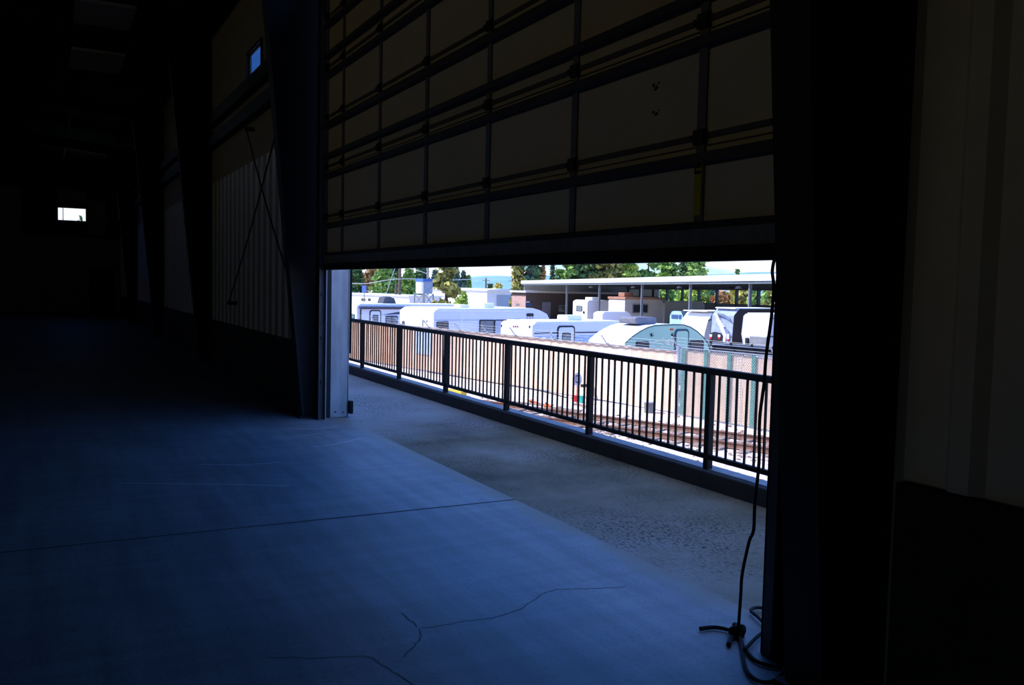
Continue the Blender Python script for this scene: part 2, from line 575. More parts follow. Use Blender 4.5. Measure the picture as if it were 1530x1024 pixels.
def window(name, label, axis_x, y0, y1, z0, z1, parent_wall, pos, mull, glass=None):
    t = thing(name, label, 'window', (0, 0, 0), kind='structure')
    fr = MB()
    fw = .04
    if axis_x:
        for q in (((pos - .12, y0 - fw, z0 - fw), (pos + .03, y1 + fw, z0)), ((pos - .12, y0 - fw, z1), (pos + .03, y1 + fw, z1 + fw)),
                  ((pos - .12, y0 - fw, z0), (pos + .03, y0, z1)), ((pos - .12, y1, z0), (pos + .03, y1, z1)), ((pos - .06, mull - .015, z0), (pos + .0, mull + .015, z1))):
            fr.box(*q)
        gl = MB().box((pos - .05, y0, z0), (pos - .042, y1, z1))
    else:
        for q in (((y0 - fw, pos - .03, z0 - fw), (y1 + fw, pos + .025, z0)), ((y0 - fw, pos - .03, z1), (y1 + fw, pos + .025, z1 + fw)),
                  ((y0 - fw, pos - .03, z0), (y0, pos + .025, z1)), ((y1, pos - .03, z0), (y1 + fw, pos + .025, z1)), ((mull - .015, pos, z0), (mull + .015, pos + .02, z1))):
            fr.box(*q)
        gl = MB().box((y0, pos + .01, z0), (y1, pos + .014, z1))
    fr.build('window_frame', steel_dark, t)
    gl.build('pane', glass or glass_w, t)
    return t
window('window_1', 'small bright window high in the far end wall', True, EWY0, EWY1, EWZ0, EWZ1, wall_left, XL, EWY0 + .19)
window('window_2', 'blue sky window high above the ribbed siding left of the door', False, WX0, WX1, WZ0, WZ1, wall_front, YW, WX1, glass_mat('dusty_glass', (.42, .46, .50)))
dr = thing('door_2', 'dark walk-through door in the far end wall', 'door', (XL, 0, 0), kind='structure')
MB().box((.0, DYA, 0), (.05, DYB, 1.95)).build('door_leaf', steel_dark, dr)
MB().box((.0, DYA - .08, 0), (.07, DYA, 2.03)).box((.0, DYB, 0), (.07, DYB + .08, 2.03)).box((.0, DYA, 1.95), (.07, DYB, 2.03)).build('door_frame', steel_frame, dr)
MB().box((.05, DYA + .06, .95), (.11, DYA + .18, 1.0)).build('door_handle', galv_dull, dr)
glass_fill = glass_mat('warm_fill_glass', (.92, .76, .50))  # tinted to warm the fill light
BW = [(-15.5, -12.1), (-10.5, -7.1), (-5.5, -2.1), (-.5, 2.9)]  # windows added out of view to fill light onto the door wall
BZ0, BZ1 = 3.3, 5.2
wm = MB()
wm.box((XL - .3, YB - .06, 0), (XR + .3, YB, BZ0)).box((XL - .3, YB - .06, BZ1), (XR + .3, YB, 9.2))
edges = [XL - .3] + [q for w_ in BW for q in w_] + [XR + .3]
for k in range(0, len(edges), 2):
    wm.box((edges[k], YB - .06, BZ0), (edges[k + 1], YB, BZ1))
wall_back = wm.build('wall_back', roof_in)
tag(wall_back, 'long wall on the camera side with a row of added high windows', 'wall', kind='structure')
for k, (a_, b_) in enumerate(BW):
    window('window_%d' % (k + 3), 'added fill window in the unseen wall behind the camera, number %s from the far end' % ('one', 'two', 'three', 'four')[k], False, a_, b_, BZ0, BZ1, wall_back, YB - .04, (a_ + b_) / 2, glass_fill)
o = MB().box((XR, YB, 0), (XR + .3, YO, 9.2)).build('wall_right', roof_in)
tag(o, 'unlit end wall beyond the right edge of the view', 'wall', kind='structure')
ceil = MB().prism([(YB - .4, roof_z(YB - .4)), (YO + .6, roof_z(YO + .6)), (YO + .6, roof_z(YO + .6) + .2), (YB - .4, roof_z(YB - .4) + .2)], 'x', XL - .4, XR + .4).build('ceiling', roof_in)
tag(ceil, 'dark sloping metal roof underside', 'ceiling', kind='structure')
for k in range(12):
    y = 2.3 - k * 1.6
    MB().box((XL, y - .04, roof_z(y) - .24), (XR, y + .04, roof_z(y) - .01)).build('purlin', steel_frame, ceil)
for (x0, x1, y0, y1, lab) in ((-19.1, -17.2, .5, 1.46, 'pale square insulation panel under the dark roof, nearer of the two'),
                              (-22.8, -20.9, .52, 1.55, 'pale insulation panel under the dark roof, farther of the two')):
    o = MB().box((x0, y0, 6.36), (x1, y1, 6.42)).build('ceiling_panel', mat('pale_insulation', (.5, .5, .49), .9, 0, .05, 2))
    tag(o, lab, 'ceiling panel', kind='structure')

# tapered rigid-frame columns with their rafters
labs = ['near tapered steel column right of the doorway', 'tapered steel column just left of the doorway', 'second tapered steel column left of the doorway, past the ribbed siding',
        'third tapered steel column along the wall, deep in shadow', 'farthest tapered steel column near the end wall']
def inner_y(z, taper=.095):
    return 2.75 - taper * z
for k, x in enumerate(FR):
    t = thing('steel_column', labs[k], 'column', (x, YW, 0), group='rigid frame columns', kind='structure')
    zt = 6.0
    w = .10 if k else .10
    yi0, yi1 = inner_y(0) - YW, inner_y(zt, .095 if k else .086) - YW
    MB().prism([(yi0, 0), (-.02, 0), (-.02, zt + .3), (yi1, zt + .1)], 'x', -.012, .012).build('web', steel_frame, t)
    MB().prism([(yi0 - .02, 0), (yi0, 0), (yi1, zt), (yi1 - .02, zt)], 'x', -w, w).build('flange', steel_frame, t)
    MB().box((-w, -.03, 0), (w, -.005, zt + .3)).build('flange', steel_frame, t)
    MB().box((-w - .03, yi0 - .06, 0), (w + .03, -.005, .025)).build('base_plate', steel_frame, t)
    rf = MB()
    for a, c_ in ((-.02, .02), (-.75, -.72)):
        pass
    y0, y1 = -.05, YB - YW
    z0, z1 = roof_z(YW) - .26, roof_z(YB) - .26
    rf.prism([(y0, z0), (y1, z1), (y1, z1 - .55), (yi1, zt)], 'x', -.012, .012)
    rf.prism([(yi1, zt - .01), (y1, z1 - .57), (y1, z1 - .55), (yi1, zt + .01)], 'x', -w, w)
    rf.build('rafter', steel_frame, t)

# doorway jambs
t = thing('trim_1', 'wide galvanised steel jamb on the left side of the doorway', 'door jamb', (DX0, YW, 0), kind='structure')
MB().box((-.03, .085, 0), (.0, .31, OPEN_TOP)).box((-.10, .295, 0), (-.0, .315, OPEN_TOP)).build('jamb_face', galv, t, bevel=.004)
MB().box((-.03, .0, 0), (-.004, .085, OPEN_TOP)).build('jamb_recess', steel_dark, t)
MB().box((-.0, .14, .06), (.006, .16, .075)).box((-.0, .24, .05), (.006, .255, .065)).build('bolt', steel_dark, t)
MB().box((-.03, .31, .04), (.06, .36, .20)).build('bumper', rubber, t, bevel=.01)
MB().box((-.05, .316, .78), (-.005, .345, OPEN_TOP)).build('edge_seal', rubber, t)
t = thing('trim_2', 'black steel jamb on the right side of the doorway', 'door jamb', (DX1, YW, 0), kind='structure')
MB().box((0, -.0, 0), (.03, .30, OPEN_TOP)).build('jamb_face', steel_frame, t)
MB().box((0.015, -.008, 0), (.62, 0.0, OPEN_TOP)).build('jamb_return', steel_dark, t)
MB().box((-.015, -.05, 1.06), (.07, -.02, 1.10)).box((-.015, -.05, 1.0), (.02, -.03, 1.06)).build('latch', steel_dark, t)

# ---------------------------------------------------------------- the big overhead door
door = thing('door_1', 'huge cream sectional overhead door raised to head height, with dark struts', 'overhead door', (0, 2.93, 0), kind='structure')
SX0, SX1 = -10.33, -2.93
Z0, SH = 1.835, .5744
ST = [-9.653 + 1.22 * i for i in range(6)]
NSEC = 6
for s_ in range(NSEC):
    za, zb = Z0 + s_ * SH, Z0 + (s_ + 1) * SH
    sec = MB().box((SX0, -.0, za + .004), (SX1, .045, zb - .004)).build('section', door_mat, door)
    for x in ST:
        MB().box((x - .032, -.012, za + .01), (x + .032, .0, zb - .01)).build('stile', door_stile, sec)
    for x in (SX0 + .04, SX1 - .04):
        MB().box((x - .04, -.012, za + .01), (x + .04, .0, zb - .01)).build('stile', door_stile, sec)
    # struts: one under each joint, and one above every second joint
    def strut(z):
        mb = MB().box((SX0, -.06, z - .024), (SX1, -.052, z + .022)).box((SX0, -.052, z - .024), (SX1, -.0, z - .018)).box((SX0, -.052, z + .016), (SX1, -.0, z + .022))
        mb.box((SX0, -.006, z - .036), (SX1, 0, z + .034))
        mb.build('strut', mat('strut_steel', (.065, .065, .068), .6, 0, .1, 8), sec)
    if s_ < NSEC - 1:
        strut(zb - .105)
    if s_ in (2, 4):
        strut(za + .12)
    if s_ > 0:
        MB().box((SX0, -.012, za - .008), (SX1, .0, za + .022)).build('joint_strip', mat('joint_strip', (.10, .10, .11), .6), sec)
        MB().box((SX0, -.008, za - .045), (SX1, .0, za - .038)).build('joint_strip', MATS['joint_strip'], sec)
        for x in ST + [SX0 + .05, SX1 - .05]:
            MB().box((x - .04, -.03, za - .035), (x + .04, -.0, za + .04)).box((x - .05, -.045, za - .012), (x + .05, -.02, za + .012)).build('hinge', steel_dark, sec)
    if s_ == 0:
        MB().box((SX0, -.03, za + .122), (SX1, .0, za + .155)).build('bottom_strut', steel_dark, sec)
        MB().box((SX0, -.02, za - .01), (SX1, .0, za + .12)).build('bottom_rail', mat('door_bottom_rail', (.20, .21, .23), .6, .1, .12, 12), sec)
        MB().box((SX0, -.035, za - .045), (SX1, .04, za + .03)).build('bottom_seal', rubber, sec, bevel=.008)
        lab = MB().box((ST[5] - .032, -.018, za + .19), (ST[5] + .024, -.0125, za + .46)).build('warning_label', yellow, sec)
        lab['label'] = 'yellow warning label'
        k = MB().box((ST[5] - .03, -.0195, za + .425), (ST[5] + .02, -.0181, za + .455))
        k.box((ST[5] - .03, -.0195, za + .395), (ST[5] + .02, -.0181, za + .41)).box((ST[5] - .03, -.0195, za + .41), (ST[5] - .02, -.0181, za + .425))
        k.build('warning_print', ink, lab)
    if s_ == 1:
        scm = mat('scraped_bare_metal', (.05, .05, .055), .6)
        for (x, z, q) in ((-3.953, 2.742, 1.0), (-3.945, 2.60, .7)):
            mb = MB()
            for (ox, oz, rr) in ((-.022, .006, .014), (.004, -.010, .016), (.024, .012, .010), (-.012, -.018, .008)):
                mb.prism([(x + ox + rr * math.cos(j * .785) * random.uniform(.6, 1.1), z + oz * q + rr * q * math.sin(j * .785) * random.uniform(.5, 1)) for j in range(8)], 'y', -.002 - rr * .05, .001)
            mb.build('scrape', scm, sec)
trk = MB()
for x in (SX0 - .06, SX1 + .02):
    trk.box((x - .035, -.06, .0 if x < -5 else 0), (x - .025, .05, 5.5)).box((x - .035, -.06, 0), (x + .03, -.05, 5.5))
trk.build('track', galv_dull, door)
MB().box((SX0 - .15, -.02, 0), (SX0 - .11, .03, 5.5)).box((SX0 - .15, .02, 0), (SX0 - .02, .03, 5.5)).build('track_angle', galv, door)
for z in (.45, .98, 1.5):
    MB().box((SX0 - .13, -.05, z - .02), (SX0 - .05, -.02, z + .02)).build('track_bracket', steel_dark, door)

# X-brace rods in the bay left of the door
for (xa, za, xb, zb, lab) in ((-11.2, 1.30, -14.60, 4.05, 'thin dark brace rod rising left across the ribbed siding'),
                              (-15.9, 1.25, -12.2, 3.82, 'thin dark brace rod rising right across the ribbed siding')):
    t = thing('brace_rod', lab, 'brace rod', (xa, YW, za))
    yo = -.13 - .035 * (xa < xb)
    d_ = Vector((xb - xa, 0, zb - za))
    pts = [d_ * (k / 16) + Vector((0, yo, -.10 * math.sin(math.pi * k / 16))) for k in range(17)]
    MB().tube(pts, .012, 6).build('rod', steel_dark, t)
    for e_ in (pts[0], pts[-1]):
        MB().box((e_.x - .03, yo - .02, e_.z - .03), (e_.x + .03, -.005, e_.z + .03)).build('anchor', steel_dark, t)

# ---------------------------------------------------------------- rope by the right jamb
rope = thing('rope', 'dark pull rope hanging from the door corner and lying knotted on the floor', 'rope', (-3.18, 2.95, 0))
def R0(p):
    return (p[0] + 3.18, p[1] - 2.95, p[2])
hang = [at_y(x, y, 2.86) for x, y in ((1158, 383), (1154, 405), (1156, 430), (1152.5, 474), (1145, 530), (1141.5, 574), (1135, 627), (1134, 692), (1128, 751), (1126, 792), (1119, 811), (1109, 858))]
endp = at_z(1103, 944, .03)
a = hang[-1]
hang += [a.lerp(endp, .35) , a.lerp(endp, .7), endp]
MB().tube([R0(p) for p in smooth_path(hang)], .0075, 8).build('hanging_length', rope_m, rope, smooth=True)
def fl(path, z=.012):
    return [R0(at_z(x, y, z)) for x, y in path]
MB().tube(smooth_path(fl([(1103, 944), (1107, 956), (1113, 970), (1128, 987), (1147, 994), (1171, 999), (1192, 1006)])), .0095, 8).build('floor_loop', rope_m, rope, smooth=True)
MB().tube(smooth_path(fl([(1105, 946), (1108, 968), (1114, 999), (1126, 1014), (1142, 1020), (1158, 1017), (1171, 1003), (1180, 992)], .014)), .0095, 8).build('floor_loop', rope_m, rope, smooth=True)
MB().tube(smooth_path(fl([(1112, 972), (1129, 954), (1142, 943), (1143, 934), (1132, 922), (1122, 913), (1129, 908.5), (1145, 909), (1160, 911)], .022)), .0085, 8).build('floor_loop', rope_m, rope, smooth=True)
MB().tube(smooth_path(fl([(1100, 945), (1090, 942), (1075, 938.5), (1062, 938), (1046, 940)], .014)), .0095, 8, .011).build('rope_tail', rope_m, rope, smooth=True)
MB().tube(smooth_path(fl([(1101, 944), (1095, 951), (1091, 957), (1088.5, 964)], .014)), .010, 8, .012).build('rope_tail', rope_m, rope, smooth=True)
kc = Vector(R0(at_z(1102, 943, .03)))
kp = []
for k in range(40):
    q = k / 39 * math.pi * 4
    kp.append(kc + Vector(((.022 + .012 * math.cos(1.5 * q)) * math.cos(q), (.022 + .012 * math.cos(1.5 * q)) * math.sin(q), .022 * math.sin(1.5 * q) + .0)))
MB().tube(kp, .012, 8).build('knot', rope_m, rope, smooth=True)

# ---------------------------------------------------------------- dock railing
RY, RTOP, RBASE, RBOT = 4.95, 1.0, .14, .245
PX0, PS = -13.2, 1.8546
rl = thing('dock_railing', 'long black metal railing along the dock edge outside the doorway', 'railing', (-9, RY, RBASE))
XA, XB = PX0 - 4 * PS, PX0 + 8 * PS
MB().box((XA + 9, -.028, RTOP - .055 - RBASE), (XB + 9, .028, RTOP - RBASE)).build('top_rail', black_rail, rl, bevel=.006)
MB().box((XA + 9, -.02, RBOT - .02 - RBASE), (XB + 9, .02, RBOT + .02 - RBASE)).build('bottom_rail', black_rail, rl)
pm = bm_ = None
bal = []
for i in range(-4, 9):
    x = PX0 + i * PS
    if pm is None:
        pm = MB().box((-.029, -.029, 0), (.029, .029, RTOP - .01 - RBASE)).build('post', black_rail, rl, bevel=.003)
        o = pm
    else:
        o = pm.copy()
        COL.objects.link(o)
        o.parent = rl
    o.location = (x + 9, 0, 0)
    if i < 8:
        for k in range(1, 17):
            bal.append(x + k * PS / 17)
near = [x for x in bal if -15.3 <= x <= -4.6]
near = sorted(near, key=lambda x: -x)[:100]
rest = MB()
for x in bal:
    if x in near:
        if bm_ is None:
            bm_ = MB().box((-.008, -.008, RBOT - RBASE), (.008, .008, RTOP - .05 - RBASE)).build('baluster', black_rail, rl)
            o = bm_
        else:
            o = bm_.copy()
            COL.objects.link(o)
            o.parent = rl
        o.location = (x + 9, 0, 0)
        o.rotation_euler = (random.gauss(0, .004), random.gauss(0, .006), 0)
    else:
        rest.box((x + 9 - .008, -.008, RBOT - RBASE), (x + 9 + .008, .008, RTOP - .05 - RBASE))
o = rest.build('baluster', black_rail, rl)
o['kind'] = 'stuff'

# ---------------------------------------------------------------- chain-link fences
def fence_axis(pa, pb):
    A, B = at_z(*pa, GZ), at_z(*pb, GZ)
    d = (B - A)
    return A, B, d.length, math.atan2(d.y, d.x)
screen_tan = mat('tan_privacy_fabric', (.80, .60, .47), .9, 0, .10, 1.5, col2=(.72, .53, .41))
screen_brown = mat('rust_brown_privacy_fabric', (.46, .28, .19), .9, 0, .12, 1.5, col2=(.54, .36, .26))
screen_mid = mat('mid_privacy_fabric', (.64, .48, .39), .9, 0, .12, 1.5, col2=(.56, .40, .31))
screen_pale = mat('pale_privacy_fabric', (.84, .68, .55), .9, 0, .08, 1.5)
tarp = mat('pale_blue_tarp', (.50, .60, .72), .7, 0, .15, 2)
def wavy_panel(x0, x1, z0, z1, y, amp=.012, n=14):
    mb = MB()
    P = []
    for k in range(n + 1):
        x = x0 + (x1 - x0) * k / n
        w = amp * math.sin(k * 1.9 + x0) + random.uniform(-amp, amp) * .4
        P.append((x, y + w, z0, z1 + random.uniform(-.02, .02)))
    for p, q in zip(P, P[1:]):
        mb.poly([(p[0], p[1], p[2]), (q[0], q[1], q[2]), (q[0], q[1], q[3]), (p[0], p[1], p[3])])
    return mb
def make_fence(name, label, A, L, ang, H, posts, screens, arms=True, far_x=0):
    t = thing(name, label, 'fence', (A.x, A.y, GZ), ang)
    for x in posts:
        MB().tube([(x, .10, 0), (x, .10, H), (x, 0, H + .04)], .026, 8).build('post', wire_m, t)
        if arms:
            MB().beam((x, 0, H), (x, -.30, H + .33), .03, .03).build('barb_arm', wire_m, t)
    MB().tube([(far_x, 0, H), (L, 0, H)], .02, 6).build('top_tube', wire_m, t)
    for q in (.28, .62, .95):
        MB().tube([(far_x, -.30 * q, H + .33 * q), (L, -.30 * q, H + .33 * q)], .0042, 4).build('barbed_wire', wire_m, t)
    for (x0, x1, z0, z1, m, y) in screens:
        wavy_panel(x0, x1, z0, z1, y).build('privacy_screen', m, t)
    return t
A1, B1, L1, ang1 = fence_axis((548, 541), (1008, 618.5))
H1 = 1.97
def fx(px):    # along-fence coordinate whose base shows at pixel column px
    d = ray(px, 560)
    n_ = Vector((-math.sin(ang1), math.cos(ang1)))
    den = d.x * n_.x + d.y * n_.y
    k = (A1.x * n_.x + A1.y * n_.y) / den
    return (d.x * k - A1.x) * math.cos(ang1) + (d.y * k - A1.y) * math.sin(ang1)
ps = [fx(p) for p in (560, 598, 640, 686, 727, 769, 827, 906)]
bay = [-12, fx(540), fx(600), fx(622), fx(690), fx(752), fx(820), fx(880), fx(940), L1]
cols = [screen_brown, screen_brown, screen_mid, screen_mid, screen_tan, screen_tan, screen_tan, screen_pale, screen_tan]  # browner bays at left, paler tan towards the right
scr = [(bay[i], bay[i + 1] + .02, .03 + .02 * (i % 2), H1 + (.03 if i % 2 else 0), cols[i], .05) for i in range(9)]
f1 = make_fence('chain_link_fence', 'tan screened chain link fence behind the tracks, with barbed wire arms', A1, L1, ang1, H1, ps, scr, far_x=-12)
o = wavy_panel(fx(619), fx(643), .75, 1.75, .02, .02).build('tarp_patch', tarp, f1)
o['label'] = 'pale blue patch on the fence screen'
A2, B2, L2, ang2 = fence_axis((1013, 621), (1156, 647))
H2 = 2.10
f2 = make_fence('chain_link_fence', 'chain link fence with teal slats at the right end, behind the tracks', A2, L2 + 9, ang2, H2,
                [L2 - .05, L2 + 3], [(0, 2.0, .04, H2 - .06, screen_tan, .06), (2.0, L2 - 1.2, .04, H2 - .04, screen_pale, .06), (L2 - 1.2, L2 + 9, .04, H2 - .05, screen_tan, .06)])
MB().tube([(-.08, 0, 0), (-.08, 0, H2 + .1)], .06, 10).build('corner_post', mat('bright_galvanised_post', (.72, .76, .84), .4, .3), f2)
MB().beam((-.08, 0, H2), (-.08, -.30, H2 + .33), .035, .035).build('barb_arm', wire_m, f2)
d0 = fx  # slats stand evenly along the fence
for k in range(9):
    x = .16 + k * (L2 - .16 + .12) / 4
    MB().box((x - .065, -.012, .05), (x + .065, .012, H2 - .02)).build('slat', slat_m, f2)
link = MB()
st = .085
kmax = int((L2 + 2.5 + H2) / st)
for k in range(kmax):
    for sgn in (1, -1):
        xa = k * st - (H2 if sgn > 0 else 0)
        p, q = (xa, 0.0), (xa + sgn * H2, H2)
        if sgn < 0:
            p, q = (k * st, 0.0), (k * st - H2, H2)
        def clipx(p, q, lo, hi):
            (x0, z0), (x1, z1) = p, q
            if x0 == x1:
                return None
            def zt(x):
                return z0 + (z1 - z0) * (x - x0) / (x1 - x0)
            pts = [(min(max(x, lo), hi)) for x in (x0, x1)]
            if abs(pts[0] - pts[1]) < 1e-6:
                return None
            return (pts[0], zt(pts[0])), (pts[1], zt(pts[1]))
        c_ = clipx(p, q, 0, L2 + 2.5)
        if c_:
            link.beam((c_[0][0], -.03, c_[0][1]), (c_[1][0], -.03, c_[1][1]), .006, .006)
link.build('chain_link_mesh', wire_m, f2)
# tangle of loose barbed wire on the corner
tw = []
random.seed(3)
for k in range(90):
    q = k * .45
    tw.append((-.45 + .28 * math.sin(q * .13) + .10 * math.cos(q), -.2 + .12 * math.sin(q * .7), H2 + .12 + .09 * math.sin(q) + .05 * math.sin(q * .31)))
MB().tube(smooth_path(tw, 2), .007, 4).build('loose_wire', mat('grey_wire_tangle', (.45, .43, .45), .6, .2), f2)

# ---------------------------------------------------------------- tracks and things lying about
ra, rb = at_z(828, 611.6, GZ + .17), at_z(1163, 655, GZ + .17)
rd = (rb - ra).normalized()
rn = Vector((rd.y, -rd.x, 0))
if rn.y > 0:
    rn = -rn
rang = math.atan2(rd.y, rd.x)
railprof = [(-.065, 0), (.065, 0), (.065, .012), (.01, .03), (.01, .11), (.036, .12), (.036, .15), (-.036, .15), (-.036, .12), (-.01, .11), (-.01, .03), (-.065, .012)]
for off, lab in ((0, 'rusty steel rail nearer the fence'), (1.42, 'rusty steel rail nearer the dock')):
    p = ra + rn * off
    o = MB().prism(railprof, 'x', -9, (rb - ra).length + .6).build('rail', rail_m)
    o.location = (p.x, p.y, GZ + .02)
    o.rotation_euler = (0, 0, rang)
    tag(o, lab, 'rail', 'railway rails')
tie0 = None
random.seed(11)
for k in range(36):
    s_ = -8.6 + k * .62
    p = ra + rd * s_ + rn * (.71 + random.uniform(-.06, .06))
    if tie0 is None:
        tie0 = o = MB().box((-.11, -1.2, -.1), (.11, 1.2, .055)).build('railroad_tie', tie_m, bevel=.015)
    else:
        o = tie0.copy()
        COL.objects.link(o)
    o.location = (p.x, p.y, GZ + random.uniform(-.02, .01))
    o.rotation_euler = (0, 0, rang + random.uniform(-.04, .04))
    tag(o, 'weathered wooden tie under the rusty rails', 'railroad tie', 'railroad ties')
# loose stones and wood bits as one uncountable scatter
random.seed(5)
stn = MB()
def stone(mb, c, r):
    i = len(mb.v)
    n_ = 5
    for zz, rr in ((0, r), (r * .6, r * .8)):
        for k in range(n_):
            q = 2 * math.pi * k / n_ + random.random()
            mb.v.append((c[0] + rr * math.cos(q) * random.uniform(.7, 1.3), c[1] + rr * math.sin(q) * random.uniform(.7, 1.3), c[2] + zz))
    for k in range(n_):
        j = (k + 1) % n_
        mb.f.append((i + k, i + j, i + n_ + j, i + n_ + k))
    mb.f.append(tuple(i + n_ + k for k in range(n_)))
for k in range(2600):
    s_ = random.uniform(-14, 12)
    w_ = random.gauss(.9, 1.2)
    p = ra + rd * s_ + rn * w_
    if p.y < 5.4:
        continue
    stone(stn, (p.x, p.y, GZ), random.uniform(.02, .07))
o = stn.build('ballast_stones', mat('brown_ballast_stone', (.46, .35, .30), .95, 0, .3, 3, col2=(.24, .17, .15)))
tag(o, 'loose brown ballast stones scattered around the rails', 'gravel', kind='stuff')
def plank(px, py, L, ang, m, label, w=.14, h=.05):
    p = at_z(px, py, GZ)
    o = MB().box((-L / 2, -w / 2, 0), (L / 2, w / 2, h)).build('plank', m, bevel=.006)
    o.location = (p.x, p.y, GZ + .005)
    o.rotation_euler = (0, 0, ang)
    tag(o, label, 'plank', 'planks lying by the rails')
plank(845, 613, 1.1, rang + .1, tie_m, 'dark plank on the dirt left of the red box')
plank(868, 607, .7, rang - .3, tie_m, 'short dark plank below the teal box')
plank(792, 605, 1.3, rang + .1, tie_m, 'dark plank left of the orange scraps')
plank(920, 640, 1.5, rang + .3, tie_m, 'plank lying between the rails')
plank(1130, 668, .8, rang - .4, tie_m, 'plank between the rails at the right end')
# orange scraps
random.seed(21)
for (px, py, lab) in ((800, 605, 'small orange scrap left of the larger orange scrap'), (818, 609, 'crumpled orange scrap on the dirt by the rails')):
    p = at_z(px, py, GZ)
    mb = MB()
    for k in range(5):
        a = Vector((random.uniform(-.2, .2), random.uniform(-.12, .12), .02))
        b2 = a + Vector((random.uniform(-.25, .25), random.uniform(-.1, .1), random.uniform(.02, .12)))
        mb.beam(a, b2, .09, .03)
    o = mb.build('orange_scrap', orange_m)
    o.location = (p.x, p.y, GZ + .01)
    tag(o, lab, 'scrap')
# round sign on a red stake
p = at_z(861.5, 604, GZ)
t = thing('round_sign', 'round pale sign with a dark letter D on a red stake by the fence', 'sign', (p.x, p.y, GZ), YAW + math.radians(62) + math.pi)
zc = (at_d(865, 567, (p - CAMP).dot(_f)).z - GZ)
dirc = Vector((p.x, p.y, 0)).normalized()
t.rotation_euler = (0, 0, math.atan2(-dirc.y, -dirc.x) - math.pi / 2 + math.pi)
# local -y... the face looks back toward the dock along local +y/-y
MB().tube([(0, .026, 0), (0, .026, zc)], .013, 6).build('stake', red_m, t)
rs = .19
MB().prism([(.155 * math.cos(k * math.pi / 14), zc + .22 * math.sin(k * math.pi / 14)) for k in range(28)], 'y', -.012, .012).build('disc', mat('lilac_white_sign', (.62, .60, .72), .5), t)
letter('D', .36, trim_black, t, (0, -.017, zc), (math.pi / 2, 0, 0), .5)
def crate(px0, px1, py0, py1, m, name, label):
    p = at_z((px0 + px1) / 2, py1, GZ)
    d = (p - CAMP).dot(_f)
    w = (px1 - px0) * d / F_PX
    h = (py1 - py0) * d / F_PX
    t = thing(name, label, 'box', (p.x, p.y, GZ), ang1)
    MB().box((-w / 2, -w / 2, 0), (w / 2, w / 2, h * .9)).build('body', m, t, bevel=.01)
    MB().box((-w / 2 - .012, -w / 2 - .012, h * .88), (w / 2 + .012, w / 2 + .012, h)).build('lid', m, t, bevel=.008)
    return t
crate(856, 864, 591, 600, red_m, 'plastic_box', 'small red box at the foot of the round sign')
crate(866, 873, 591.5, 602, teal_box, 'plastic_box', 'small teal box right of the red box')
# grey bucket
p = at_z(970, 617, GZ)
t = thing('bucket', 'grey bucket at the foot of the screened fence', 'bucket', (p.x, p.y, GZ))
MB().tube([(0, 0, 0), (0, 0, .34)], .15, 18, .18).build('body', mat('grey_bucket', (.20, .21, .23), .5), t, smooth=False)
MB().tube([(0, 0, .32), (0, 0, .36)], .19, 18).build('lid', mat('pale_bucket_lid', (.45, .46, .5), .5), t)
# yellow block on the ground beyond the curb
p = at_z(680, 590, GZ)
o = MB().box((-.55, -.12, 0), (.55, .12, .16)).build('parking_block', mat('yellow_paint', (.66, .46, .05), .7), loc=None, bevel=.02)
o.location = (p.x, p.y, GZ)
o.rotation_euler = (0, 0, ang1)
tag(o, 'yellow painted block on the ground just past the curb', 'block')
# stray cable
pts = [at_z(x, y, GZ + .02) for x, y in ((640, 556), (700, 566), (783, 580), (815, 586), (849, 595))]
o = MB().tube(smooth_path(pts), .018, 5).build('cable', trim_black, loc=tuple(pts[0]))
tag(o, 'thin dark cable lying along the foot of the fence', 'cable')

# ---------------------------------------------------------------- vehicles in the storage yard
class Frame:
    """ground frame: origin at the corner nearest the doorway, +Y runs away along the long side, -X along the end wall"""
    def __init__(s, px, d, rot=None):
        p = at_d(px, 480, d)
        s.o = Vector((p.x, p.y, GZ))
        s.rot = ang1 if rot is None else rot
        s.ex = Vector((math.cos(s.rot), math.sin(s.rot), 0))
        s.ey = Vector((-math.sin(s.rot), math.cos(s.rot), 0))
    def side(s, px, py):
        d = ray(px, py)
        k = (s.o - CAMP).dot(s.ex) / d.dot(s.ex)
        p = CAMP + d * k - s.o
        return p.dot(s.ey), p.z
    def end(s, px, py):
        d = ray(px, py)
        k = (s.o - CAMP).dot(s.ey) / d.dot(s.ey)
        p = CAMP + d * k - s.o
        return p.dot(s.ex), p.z
def rounded(x0, x1, z0, z1, r, n=4):
    out = []
    for cx, cz, a0 in ((x1 - r, z0 + r, -90), (x1 - r, z1 - r, 0), (x0 + r, z1 - r, 90), (x0 + r, z0 + r, 180)):
        for k in range(n + 1):
            q = math.radians(a0 + 90 * k / n)
            out.append((cx + r * math.cos(q), cz + r * math.sin(q)))
    return out
def side_window(fr, t, pxa, pya, pxb, pyb, glass, frame=trim_black, fw=.05, name='window', r=.08, div=False):
    y0, z1 = fr.side(pxa, pya)
    y1, z0 = fr.side(pxb, pyb)
    r = min(r, abs(y1 - y0) * .4, abs(z1 - z0) * .4)
    f = MB().prism(rounded(y0, y1, z0, z1, r), 'x', .0, .03).build(name, frame, t)
    if div:
        ym = (y0 + y1) / 2
        MB().prism(rounded(y0 + fw, ym - fw / 2, z0 + fw, z1 - fw, r * .6), 'x', .03, .036).prism(rounded(ym + fw / 2, y1 - fw, z0 + fw, z1 - fw, r * .6), 'x', .03, .036).build('pane', glass, f)
    else:
        MB().prism(rounded(y0 + fw, y1 - fw, z0 + fw, z1 - fw, r * .7), 'x', .03, .036).build('pane', glass, f)
    return f
